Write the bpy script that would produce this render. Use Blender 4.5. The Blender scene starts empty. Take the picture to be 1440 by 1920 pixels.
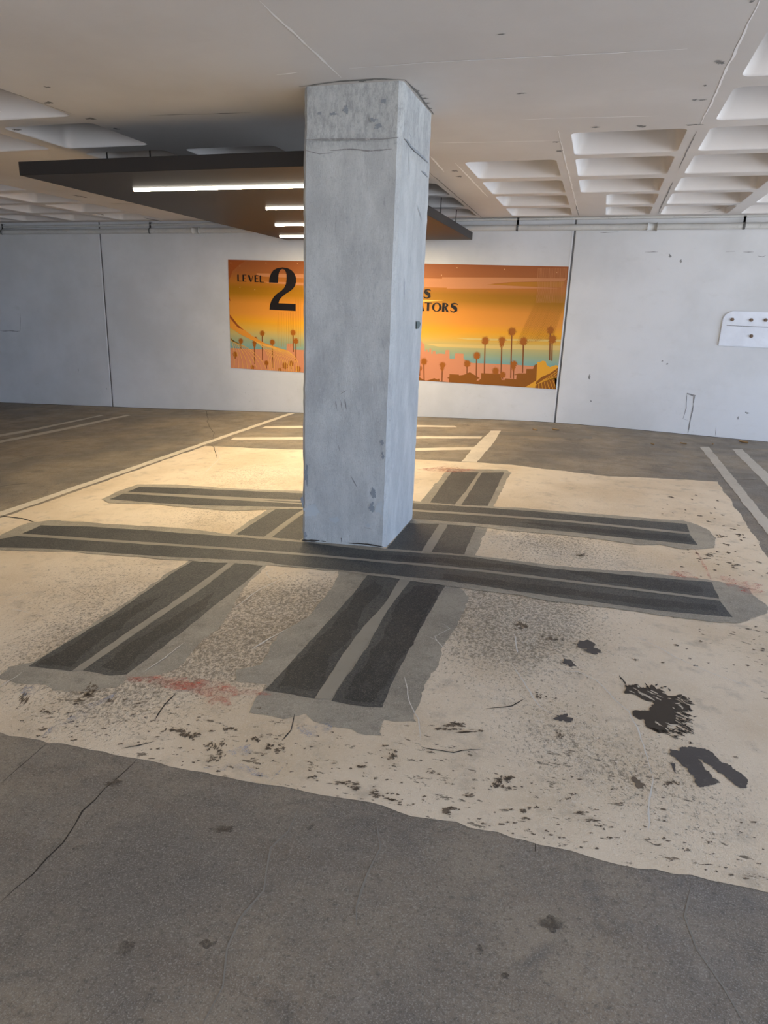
import bpy, bmesh, math, random
import numpy as np
from mathutils import Vector, Matrix, noise

S = bpy.context.scene
COL = S.collection
random.seed(7)
# ------------------------------------------------------------------ survey
# camera pose and the gently warped floor / ceiling planes, solved from the photo's vanishing lines
FPX, PITCH, ROLL, YAW = [1312.729922, 0.289132, 0.036893, -0.280291]
BY = -0.003178; KXY = -0.00284
C0, CA, CB, D = [1.157263, 0.011858, -0.003562, 9.713839]
KN = np.array([-10, -6.5, -4.2, -2.8, -1.5, -.5, 1.0, 3.0])
GZ = np.array([-2.00557, -1.803527, -1.654027, -1.565244, -1.487385, -1.43366, -1.426278, -1.42698])
EYE = 1.5
KN2 = np.concatenate([[-20], KN, [12]])
GZ2 = np.concatenate([[GZ[0] - 10 * (GZ[1] - GZ[0]) / 3.5], GZ, [GZ[-1]]])
_o = np.linspace(-.45, .45, 13)

def fz(x, y):                       # floor height (smoothed drainage crown)
    x = np.asarray(x, float)
    g = sum(np.interp(x + o, KN2, GZ2) for o in _o) / len(_o)
    return g + BY * np.asarray(y) + KXY * x * (np.asarray(y) - 4) + EYE

def cz(x, y):                       # ceiling soffit height
    return C0 + CA * x + CB * y + EYE

cy_, sy_ = math.cos(YAW), math.sin(YAW); cp, sp = math.cos(PITCH), math.sin(PITCH)
F = np.array([sy_ * cp, cy_ * cp, -sp]); R0 = np.array([cy_, -sy_, 0]); U0 = np.cross(R0, F)
cr, sr = math.cos(ROLL), math.sin(ROLL)
R = R0 * cr + U0 * sr; U = -R0 * sr + U0 * cr

def ray(p): return F + (p[0] - 720) / FPX * R - (p[1] - 960) / FPX * U
def onfloor(p):
    d = ray(p); t = -1.5 / d[2]
    for _ in range(30): t = .3 * t + .7 * (float(fz(d[0] * t, d[1] * t)) - EYE) / d[2]
    return (d[0] * t, d[1] * t)
def onceil(p):
    d = ray(p); t = C0 / (d[2] - CA * d[0] - CB * d[1]); return (d[0] * t, d[1] * t)
def onwall(p):
    d = ray(p); t = D / d[1]; return (d[0] * t, d[2] * t + EYE)
def fl(ps, off=(0, 0), s=1.): return [onfloor((off[0] + a / s, off[1] + b / s)) for a, b in ps]
def ce(ps, off=(0, 0), s=1.): return [onceil((off[0] + a / s, off[1] + b / s)) for a, b in ps]
def wa(ps, off=(0, 0), s=1.): return [onwall((off[0] + a / s, off[1] + b / s)) for a, b in ps]

# ------------------------------------------------------------------ object helpers
def link(o, parent=None):
    COL.objects.link(o)
    if parent is not None: o.parent = parent
    return o
def tag(o, label=None, cat=None, group=None, kind=None):
    if label: o['label'] = label
    if cat: o['category'] = cat
    if group: o['group'] = group
    if kind: o['kind'] = kind
    return o
def empty(name, loc=(0, 0, 0)):
    o = bpy.data.objects.new(name, None); o.location = loc; o.empty_display_size = .2
    return link(o)
def obj(name, bm, mats, parent=None, smooth=False):
    me = bpy.data.meshes.new(name)
    bm.normal_update(); bm.to_mesh(me); bm.free()
    for m in (mats if isinstance(mats, (list, tuple)) else [mats]): me.materials.append(m)
    if smooth:
        for p in me.polygons: p.use_smooth = True
    o = bpy.data.objects.new(name, me)
    link(o, parent)
    if parent is not None:
        o.matrix_parent_inverse = Matrix.Translation(-Vector(parent.location))
    return o
def box(bm, x0, x1, y0, y1, z0, z1, mi=0, bev=0):
    vs = [bm.verts.new((x, y, z)) for x in (x0, x1) for y in (y0, y1) for z in (z0, z1)]
    fs = [bm.faces.new([vs[i] for i in q]) for q in ((0, 1, 3, 2), (4, 6, 7, 5), (0, 4, 5, 1), (2, 3, 7, 6), (0, 2, 6, 4), (1, 5, 7, 3))]
    for f in fs: f.material_index = mi
    if bev:
        es = list({e for f in fs for e in f.edges})
        bmesh.ops.bevel(bm, geom=es, offset=bev, segments=2, affect='EDGES', profile=.6)
    return vs
def tube(bm, pts, r, n=14, mi=0, cap=True):
    pts = [Vector(p) for p in pts]; rings = []
    for i, p in enumerate(pts):
        t = (pts[min(i + 1, len(pts) - 1)] - pts[max(i - 1, 0)]).normalized()
        a = t.cross(Vector((0, 0, 1)) if abs(t.z) < .9 else Vector((1, 0, 0))).normalized(); b = t.cross(a)
        rr = r[i] if isinstance(r, (list, tuple)) else r
        rings.append([bm.verts.new(p + (a * math.cos(2 * math.pi * k / n) + b * math.sin(2 * math.pi * k / n)) * rr) for k in range(n)])
    for A, B in zip(rings, rings[1:]):
        for k in range(n):
            f = bm.faces.new((A[k], A[(k + 1) % n], B[(k + 1) % n], B[k])); f.material_index = mi; f.smooth = True
    if cap:
        for Rr in (rings[0], rings[-1][::-1]):
            f = bm.faces.new(Rr); f.material_index = mi

def rag(poly, step=.05, amp=.012, seed=0, freq=6., skip=()):
    out = []; n = len(poly)
    for i in range(n):
        a = Vector(poly[i]); b = Vector(poly[(i + 1) % n]); L = (b - a).length
        k = max(1, int(L / step)); nrm = Vector((b.y - a.y, a.x - b.x)).normalized() if L > 0 else Vector((0, 0))
        for j in range(k):
            p = a + (b - a) * (j / k)
            if i in skip: out.append(tuple(p)); continue
            q = Vector((p.x * freq + seed * 7.3, p.y * freq, seed * 3.1))
            d = noise.fractal(q, .9, 2.1, 5) + .5 * noise.fractal(q * 6, .8, 2.2, 3)
            p = p + nrm * d * amp * 1.6
            out.append(tuple(p))
    return out
def blob(cx, cy, rx, ry, ang=0, seed=0, rough=.45, n=40):
    ps = []
    for k in range(n):
        t = 2 * math.pi * k / n
        q = Vector((math.cos(t) * 1.3 + seed * 5.1, math.sin(t) * 1.3 - seed * 2.7, seed))
        r = 1 + rough * 1.5 * noise.fractal(q, .7, 2.3, 5)
        r = max(.25, r)
        x, y = math.cos(t) * rx * r, math.sin(t) * ry * r
        ps.append((cx + x * math.cos(ang) - y * math.sin(ang), cy + x * math.sin(ang) + y * math.cos(ang)))
    return ps
def ribbon(pts, w, seed=0, wob=0., taper=True, step=.05):
    P = []
    for a, b in zip(pts, pts[1:]):
        a = Vector(a); b = Vector(b); k = max(1, int((b - a).length / step))
        for j in range(k): P.append(a + (b - a) * (j / k))
    P.append(Vector(pts[-1])); n = len(P); Lf = []; Rt = []
    for i, p in enumerate(P):
        t = (P[min(i + 1, n - 1)] - P[max(i - 1, 0)]).normalized(); nn = Vector((-t.y, t.x))
        q = Vector((p.x * 5 + seed, p.y * 5, seed))
        c = p + nn * wob * noise.fractal(q, .8, 2.2, 5) * 2
        ww = w * .5 * (.75 + .9 * abs(noise.noise(q * 3)) * 1.6)
        if taper: ww *= min(1, .25 + 4 * min(i, n - 1 - i) / max(n - 1, 1))
        Lf.append(tuple(c + nn * ww)); Rt.append(tuple(c - nn * ww))
    return Lf + Rt[::-1], Lf, Rt

def add_sheet(bm, polys, off, zf, res=.12, mi=0):
    """flat polygons (x, y) draped on zf at height off; cut on a grid so they follow the surface"""
    tb = bmesh.new()
    for poly in polys:
        vs = [tb.verts.new((x, y, 0)) for x, y in poly]
        try: f = tb.faces.new(vs)
        except ValueError: continue
        f.normal_update()
    bmesh.ops.triangulate(tb, faces=tb.faces[:], ngon_method='EAR_CLIP')
    if res and tb.verts:
        xs = [v.co.x for v in tb.verts]; ys = [v.co.y for v in tb.verts]
        x = math.ceil(min(xs) / res) * res
        while x < max(xs):
            bmesh.ops.bisect_plane(tb, geom=tb.verts[:] + tb.edges[:] + tb.faces[:], plane_co=(x, 0, 0), plane_no=(1, 0, 0), dist=1e-6); x += res
        y = math.ceil(min(ys) / res) * res
        while y < max(ys):
            bmesh.ops.bisect_plane(tb, geom=tb.verts[:] + tb.edges[:] + tb.faces[:], plane_co=(0, y, 0), plane_no=(0, 1, 0), dist=1e-6); y += res
    mp = {}
    for v in tb.verts: mp[v] = bm.verts.new((v.co.x, v.co.y, float(zf(v.co.x, v.co.y)) + off))
    for f in tb.faces:
        try: g = bm.faces.new([mp[v] for v in f.verts])
        except ValueError: continue
        g.material_index = mi; g.normal_update()
        if (g.normal.z < 0) == (zf is fz): g.normal_flip()
    tb.free()
def sheet(name, polys, off, mats, parent=None, res=.12, zf=fz):
    bm = bmesh.new(); add_sheet(bm, polys, off, zf, res)
    return obj(name, bm, mats, parent)

# ------------------------------------------------------------------ materials
def lin(c): return tuple(((v / 255) / 12.92 if v / 255 <= .04045 else ((v / 255 + .055) / 1.055) ** 2.4) for v in c)
class N:
    def __init__(s, name):
        s.m = bpy.data.materials.new(name); s.m.use_nodes = True; s.t = s.m.node_tree; s.n = s.t.nodes
        s.b = s.n['Principled BSDF']; s.geo = s.n.new('ShaderNodeNewGeometry')
    def L(s, a, b): s.t.links.new(a, b)
    def vec(s, sc=(1, 1, 1), rot=0):
        m = s.n.new('ShaderNodeMapping'); m.inputs['Scale'].default_value = sc; m.inputs['Rotation'].default_value = (0, 0, rot)
        s.L(s.geo.outputs['Position'], m.inputs['Vector']); return m.outputs[0]
    def noise(s, scale, detail=6, rough=.6, vec=None, dist=0):
        n = s.n.new('ShaderNodeTexNoise'); n.inputs['Scale'].default_value = scale; n.inputs['Detail'].default_value = detail
        n.inputs['Roughness'].default_value = rough; n.inputs['Distortion'].default_value = dist
        s.L(vec or s.geo.outputs['Position'], n.inputs['Vector']); return n.outputs['Fac']
    def rng(s, v, a, b, c=0., d=1.):
        n = s.n.new('ShaderNodeMapRange'); n.interpolation_type = 'SMOOTHSTEP'
        for i, x in enumerate((v, a, b, c, d)):
            if hasattr(x, 'links') or isinstance(x, bpy.types.NodeSocket): s.L(x, n.inputs[i])
            else: n.inputs[i].default_value = x
        return n.outputs[0]
    def math(s, op, a, b=0., c=None):
        n = s.n.new('ShaderNodeMath'); n.operation = op
        for i, x in enumerate((a, b) if c is None else (a, b, c)):
            if isinstance(x, bpy.types.NodeSocket): s.L(x, n.inputs[i])
            else: n.inputs[i].default_value = x
        return n.outputs[0]
    def mix(s, f, a, b):
        n = s.n.new('ShaderNodeMix'); n.data_type = 'RGBA'
        for i, x in ((0, f), (6, a), (7, b)):
            if isinstance(x, bpy.types.NodeSocket): s.L(x, n.inputs[i])
            elif i == 0: n.inputs[0].default_value = x
            else: n.inputs[i].default_value = (*x, 1)
        return n.outputs[2]
    def attr(s, name):
        a = s.n.new('ShaderNodeAttribute'); a.attribute_name = name; return a.outputs['Fac']
    def done(s, col, rough=.7, bump=None, dist=.004, strength=.5, spec=.3, metal=0., alpha=None):
        if isinstance(col, bpy.types.NodeSocket): s.L(col, s.b.inputs['Base Color'])
        else: s.b.inputs['Base Color'].default_value = (*col, 1)
        if isinstance(rough, bpy.types.NodeSocket): s.L(rough, s.b.inputs['Roughness'])
        else: s.b.inputs['Roughness'].default_value = rough
        s.b.inputs['Specular IOR Level'].default_value = spec; s.b.inputs['Metallic'].default_value = metal
        if alpha is not None: s.L(alpha, s.b.inputs['Alpha'])
        if bump is not None:
            n = s.n.new('ShaderNodeBump'); n.inputs['Strength'].default_value = strength; n.inputs['Distance'].default_value = dist
            s.L(bump, n.inputs['Height']); s.L(n.outputs[0], s.b.inputs['Normal'])
        return s.m

def mat_floor():
    k = N('worn brown concrete'); L = lin
    base = k.mix(k.rng(k.noise(1.1, 7, .62), .36, .66), L((114, 106, 96)), L((152, 137, 116)))
    base = k.mix(k.rng(k.noise(3.7, 8, .7, dist=.6), .52, .72), base, L((104, 97, 88)))
    base = k.mix(k.math('MULTIPLY', k.rng(k.noise(2.0, 6, .6, k.vec((.5, 3.2, 1))), .5, .75), .55), base, L((112, 98, 84)))
    base = k.mix(k.math('MULTIPLY', k.rng(k.noise(6, 5, .6, k.vec((1, .8, 1), .5)), .58, .8), .45), base, L((160, 151, 139)))
    g = k.noise(230, 4, .8); g2 = k.noise(85, 5, .8); g3 = k.noise(18, 6, .75)
    base = k.mix(k.math('MULTIPLY', k.rng(g3, .5, .7), .35), base, L((92, 85, 76)))
    base = k.mix(k.math('MULTIPLY', k.rng(g, .5, .64), .6), base, L((180, 172, 158)))
    base = k.mix(k.math('MULTIPLY', k.rng(g2, .5, .66), .55), base, L((76, 70, 63)))
    return k.done(base, k.rng(k.noise(5, 4), .3, .7, .55, .8), k.math('ADD', g, g2), .004, .7, .35)

def mat_patch():
    k = N('pale ground concrete'); L = lin
    base = k.mix(k.rng(k.noise(1.3, 6, .6), .35, .68), L((222, 205, 180)), L((206, 186, 157)))
    base = k.mix(k.math('MULTIPLY', k.rng(k.noise(9, 6, .65), .5, .72), .5), base, L((165, 152, 134)))
    base = k.mix(k.math('MULTIPLY', k.rng(k.noise(5, 7, .7, dist=1.), .62, .75), .5), base, L((220, 212, 200)))
    d = k.attr('dens')
    n1 = k.noise(70, 9, .86, k.vec((1, .75, 1), .35)); n2 = k.noise(220, 6, .85)
    th = k.math('SUBTRACT', .66, k.math('MULTIPLY', d, .17))
    pit = k.rng(k.math('SUBTRACT', n1, th), -.015, .05)
    th2 = k.math('SUBTRACT', .63, k.math('MULTIPLY', d, .10))
    pit2 = k.rng(k.math('SUBTRACT', n2, th2), -.01, .05)
    n3 = k.noise(90, 8, .85, k.vec((1, 1, 1), 1.2)); base = k.mix(k.math('MULTIPLY', k.rng(n3, .52, .62), k.math('ADD', k.math('MULTIPLY', d, .5), .15)), base, L((236, 228, 214)))
    base = k.mix(k.math('MULTIPLY', pit, .7), base, L((100, 88, 70)))
    base = k.mix(k.math('MULTIPLY', pit2, .5), base, L((120, 108, 92)))
    far = k.rng(k.math('SUBTRACT', k.noise(22, 6, .75, k.vec((.6, 1.5, 1), .2)), k.math('SUBTRACT', .80, k.math('MULTIPLY', k.attr('dirt'), .2))), -.01, .04)
    base = k.mix(k.math('MULTIPLY', far, .8), base, L((86, 74, 60)))
    h = k.math('SUBTRACT', k.noise(200, 3, .7), k.math('MULTIPLY', pit, 1.2))
    return k.done(base, .82, h, .004, .6, .25)

def mat_film():     # cement wash smeared beside the saw-cut strips
    k = N('grey cement film'); L = lin
    base = k.mix(k.rng(k.noise(3, 7, .65), .35, .68), L((138, 131, 119)), L((160, 152, 137)))
    base = k.mix(k.math('MULTIPLY', k.rng(k.noise(14, 6, .7), .5, .7), .5), base, L((106, 100, 92)))
    g = k.noise(210, 3, .75)
    g4 = k.noise(70, 6, .85); base = k.mix(k.math('MULTIPLY', k.rng(g4, .5, .64), .4), base, L((100, 94, 84)))
    base = k.mix(k.math('MULTIPLY', k.rng(g, .5, .62), .5), base, L((190, 181, 165)))
    return k.done(base, .75, g, .002, .4, .3)

def mat_band(name, a, b, sp=.55):
    k = N(name); L = lin
    base = k.mix(k.rng(k.noise(2.2, 7, .68, dist=.4), .36, .66), L(a), L(b))
    base = k.mix(k.math('MULTIPLY', k.rng(k.noise(10, 6, .7, k.vec((1, .35, 1), -.1)), .52, .75), .4), base, L((92, 90, 86)))
    g = k.noise(170, 6, .85); g2 = k.noise(80, 6, .85)
    base = k.mix(k.math('MULTIPLY', k.rng(g, .5, .62), sp), base, L((140, 133, 118)))
    base = k.mix(k.math('MULTIPLY', k.rng(g2, .49, .6), .65), base, L((26, 25, 24)))
    return k.done(base, .62, k.math('ADD', g, g2), .003, .6, .4)

def mat_paint(name, c, wear=.5, dirt=(120, 108, 94), rough=.6, alpha=False, thr=.56):
    k = N(name); L = lin
    base = k.mix(k.rng(k.noise(2.5, 5), .35, .7), L(c), tuple(v * .86 for v in L(c)))
    w = k.math('MULTIPLY', k.rng(k.noise(30, 7, .75), thr, thr + .14), wear)
    if alpha:
        a = k.math('SUBTRACT', 1., k.rng(k.noise(110, 5, .85), thr - .14, thr + .12))
        a = k.math('MULTIPLY', k.math('MULTIPLY', a, k.rng(k.noise(16, 5, .7), .36, .66)), .85)
        return k.done(base, rough, None, alpha=a)
    base = k.mix(w, base, L(dirt))
    return k.done(base, rough, k.noise(180, 3), .002, .3, .3)

def mat_wall():
    k = N('white painted concrete'); L = lin
    base = k.mix(k.rng(k.noise(.8, 5), .35, .7), L((205, 204, 202)), L((191, 190, 187)))
    base = k.mix(k.math('MULTIPLY', k.rng(k.noise(3, 8, .7, k.vec((1, 1, 2.4))), .55, .8), .35), base, L((176, 172, 164)))
    sep = k.n.new('ShaderNodeSeparateXYZ'); k.L(k.geo.outputs['Position'], sep.inputs[0])
    low = k.rng(sep.outputs[2], .75, .1)
    sc = k.math('MULTIPLY', k.rng(k.noise(26, 8, .8, k.vec((1, 1, 2))), .58, .68), k.rng(k.noise(2.1, 4, .6), .5, .66))
    base = k.mix(k.math('MULTIPLY', k.math('MULTIPLY', sc, low), .6), base, L((128, 122, 112)))
    return k.done(base, .6, k.noise(60, 5, .7), .003, .25, .3)

def mat_ceiling():
    k = N('painted slab soffit'); L = lin
    base = k.mix(k.rng(k.noise(.6, 5), .35, .7), L((212, 207, 202)), L((201, 195, 189)))
    base = k.mix(k.math('MULTIPLY', k.rng(k.noise(2.2, 8, .7, k.vec((1, 2.2, 1))), .58, .8), .3), base, L((186, 178, 170)))
    return k.done(base, .7, k.noise(40, 6, .75), .003, .25, .25)

def mat_column():
    k = N('skim coated grey concrete'); L = lin
    v = k.vec((1, 1, .45))
    base = k.mix(k.rng(k.noise(6, 8, .68, v, .1), .34, .68), L((162, 162, 158)), L((182, 182, 177)))
    base = k.mix(k.math('MULTIPLY', k.rng(k.noise(4, 9, .74, k.vec((1, 1, .35)), .15), .54, .74), .45), base, L((134, 135, 136)))
    base = k.mix(k.math('MULTIPLY', k.rng(k.noise(26, 8, .78, k.vec((1, 1, .3)), .2), .56, .70), .4), base, L((122, 124, 127)))
    base = k.mix(k.math('MULTIPLY', k.rng(k.noise(11, 8, .75, k.vec((1, 1, .4))), .58, .72), .35), base, L((190, 193, 193)))
    sep = k.n.new('ShaderNodeSeparateXYZ'); k.L(k.geo.outputs['Position'], sep.inputs[0])
    # darker mottled band of the top pour
    top = k.rng(sep.outputs[2], 2.28, 2.36)
    base = k.mix(k.math('MULTIPLY', k.math('MULTIPLY', top, k.rng(k.noise(30, 9, .82, k.vec((1, 1, .5)), .15), .42, .62)), .5), base, L((110, 113, 113)))
    gr = k.noise(120, 7, .85, k.vec((1, 1, .6)))
    base = k.mix(k.math('MULTIPLY', k.rng(gr, .52, .66), .35), base, L((104, 106, 108)))
    base = k.mix(k.math('MULTIPLY', k.rng(k.noise(50, 8, .85, k.vec((1, 1, .25))), .55, .66), .4), base, L((196, 198, 197)))
    h = k.math('ADD', k.noise(16, 9, .8, k.vec((1, 1, .4))), k.math('MULTIPLY', gr, .5))
    return k.done(base, .62, h, .010, .7, .35)

def plain(name, c, rough=.5, spec=.3, metal=0., emit=None, es=0):
    k = N(name); k.done(lin(c), rough, None, spec=spec, metal=metal)
    if emit:
        k.b.inputs['Emission Color'].default_value = (*emit, 1); k.b.inputs['Emission Strength'].default_value = es
    return k.m

M = dict(
    floor=mat_floor(), patch=mat_patch(), film=mat_film(), wall=mat_wall(), ceil=mat_ceiling(), column=mat_column(),
    band=mat_band('dark asphalt grey fill', (62, 62, 61), (82, 80, 76)), core=mat_band('black resin fill', (38, 38, 38), (54, 51, 47), .5),
    bandw=mat_band('worn brown grey fill', (76, 72, 65), (98, 92, 82)),
    line=mat_paint('bare cement divider', (150, 143, 130), .35), white=mat_paint('worn white road paint', (216, 204, 184), .55),
    whitec=mat_paint('dirty white road paint', (186, 178, 164), .7), ghost=mat_paint('ghost of removed paint', (128, 120, 108), .5),
    crackd=plain('dark crack', (58, 53, 47), .9), crackl=plain('pale crack filler', (206, 200, 190), .8),
    crackm=plain('grey crack filler', (132, 127, 118), .8),
    dirt=mat_paint('brown tyre dirt', (98, 88, 76), .8, (120, 108, 92), .7, True, .6),
    dirt2=mat_paint('dark flaked grime', (112, 98, 82), .6, (150, 138, 120), .8),
    oil=plain('wet brown oil', (58, 48, 37), .5, .4), oil2=mat_paint('old grey oil', (86, 80, 76), .7, (120, 112, 102), .7),
    red=mat_paint('red marking spray', (206, 92, 74), .3, alpha=True, thr=.5), blue=mat_paint('blue chalk dust', (164, 170, 190), .3, alpha=True, thr=.48),
    panel=plain('charcoal metal', (44, 40, 37), .5, .25), joint=plain('dark joint sealant', (112, 110, 108), .9), rim=plain('light joint bead', (206, 206, 206), .7),
    lamp=plain('led diffuser', (255, 255, 255), .4, emit=(1., .82, .54), es=720.), lampside=plain('led diffuser edge', (255, 255, 255), .4, emit=(1., .93, .78), es=7.), steel=plain('dark steel rod', (50, 48, 46), .5, metal=.6),
    pipe=mat_paint('painted pipe', (190, 188, 182), .5, (130, 126, 118), .5), seamw=plain('white paint seam', (244, 242, 240), .7),
    smut=mat_paint('grey chipped paint', (128, 126, 123), .5, (176, 172, 166), .8, thr=.5), tape=plain('grey green tape', (84, 96, 94), .5),
    plate=mat_paint('white painted plate', (220, 222, 226), .15, (170, 170, 170), .5), bolt=plain('rusty bolt', (112, 92, 74), .6),
    grout=mat_paint('light patching grout', (170, 174, 174), .3, (160, 164, 166), .7),
    bare=plain('bare concrete showing', (196, 184, 164), .8), leaf=plain('dry leaf', (168, 138, 100), .8), outside=plain('sunlit street', (190, 186, 178), .9),
)

# ------------------------------------------------------------------ floor
XL, XR, YN = -13.0, 5.6, -4.2
def floor():
    bm = bmesh.new(); r = .125
    xs = np.arange(XL, XR + r, r); ys = np.arange(YN, D + .15 + r, r); g = {}
    X, Y = np.meshgrid(xs, ys, indexing='ij'); Z = fz(X, Y)
    for i in range(len(xs)):
        for j in range(len(ys)): g[i, j] = bm.verts.new((xs[i], ys[j], Z[i, j]))
    for i in range(len(xs) - 1):
        for j in range(len(ys) - 1): bm.faces.new((g[i, j], g[i + 1, j], g[i + 1, j + 1], g[i, j + 1]))
    # cracks of the foreground slab
    dark = [
            ([(260, 1425), (215, 1460), (150, 1520), (115, 1580), (60, 1640), (30, 1665), (0, 1692)], .004),
            ([(85, 1395), (50, 1425), (0, 1470)], .003), ([(998, 1575), (996, 1595)], .006),
            ([(0, 912), (60, 905)], .01), ([(385, 763), (392, 800), (402, 812), (398, 825)], .005),
            ([(1340, 893), (1380, 900), (1440, 898)], .008)]
    mid = [([(560, 1510), (545, 1560), (510, 1590), (495, 1670), (450, 1720), (420, 1780), (420, 1850), (380, 1919)], .005),
           ([(705, 1535), (712, 1590), (690, 1640), (680, 1670), (672, 1735)], .005),
           ([(1288, 1660), (1290, 1720), (1310, 1780), (1360, 1850), (1395, 1919)], .005),
           ([(975, 1560), (1000, 1600)], .004)]
    for k, (p, w) in enumerate(dark): add_sheet(bm, [ribbon(fl(p), w, k, .008)[0]], .0006, fz, .25, 1)
    for k, (p, w) in enumerate(mid): add_sheet(bm, [ribbon(fl(p), w, k + 9, .008)[0]], .0006, fz, .25, 2)
    # dirty blotches in the foreground slab
    sp = []
    for x, y, a, b in ((235, 1780, 14, 16), (420, 1555, 22, 7), (900, 1783, 6, 9), (215, 1470, 16, 6), (580, 1555, 8, 8), (390, 1770, 14, 7), (1035, 1735, 26, 12), (150, 1590, 12, 5), (945, 1830, 8, 6)):
        c = onfloor((x, y)); e = onfloor((x + a, y)); h = onfloor((x, y - b))
        sp.append(blob(c[0], c[1], math.dist(c, e), math.dist(c, h), YAW * -1, x, .5))
    for q in sp: add_sheet(bm, [q], .0007, fz, 0, 3)
    add_sheet(bm, [ribbon([(XL + .2, D - .012), (XR - .1, D - .012)], .030, 4, .002, False, .2)[0]], .0012, fz, .25, 1)
    # skirt of the slab so that it has thickness
    box(bm, XL, XR, YN, D + .1, -.75, -.55)
    return tag(obj('floor', bm, [M['floor'], M['crackd'], M['crackm'], M['dirt']]), kind='structure')
floor()

# ------------------------------------------------------------------ ceiling (waffle slab)
ROWS = [(3.62, 4.31), (4.48, 5.16), (5.33, 6.03), (6.17, 6.92), (7.09, 7.81), (7.95, 8.68), (8.84, 9.52)]
k = 3.62 - .86
while k > YN: ROWS.insert(0, (k, k + .69)); k -= .86
COLS = [(-2.38, -1.65), (-3.27, -2.50), (-4.20, -3.45), (-5.07, -4.35), (-5.95, -5.22), (-6.93, -6.20), (-7.8, -7.07), (-8.68, -7.95), (-9.55, -8.82), (-10.4, -9.7), (-11.3, -10.57), (-12.2, -11.45),
        (-1.21, -.48), (-.335, .395), (.53, 1.26), (1.40, 2.13), (2.27, 3.0), (3.14, 3.87), (4.01, 4.74), (4.88, 5.61), (5.75, 6.48), (6.62, 7.35), (7.49, 8.22)]
COLS.sort()
def coffer_at(ci, c, r):
    x = (c[0] + c[1]) / 2; y = (r[0] + r[1]) / 2
    if y < 5.2 and -3.42 < x < .45: return None
    if y < 6.1 and -2.4 < x < -.45: return None
    if x > -6.1 and x < -4.3 and y > 5.3: return None
    if abs(x - .03) < .1 and y > 7.9: return (-.09, .41, r[0], r[1])
    if y < -3.3 and -4 < x < 1: return None
    return (c[0], c[1], r[0], r[1])
def rrect(x0, x1, y0, y1, r, n=5):
    o = []
    for cx, cy, a0 in ((x1 - r, y1 - r, 0), (x0 + r, y1 - r, 90), (x0 + r, y0 + r, 180), (x1 - r, y0 + r, 270)):
        for i in range(n + 1):
            a = math.radians(a0 + 90 * i / n); o.append((cx + r * math.cos(a), cy + r * math.sin(a)))
    return o
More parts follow.
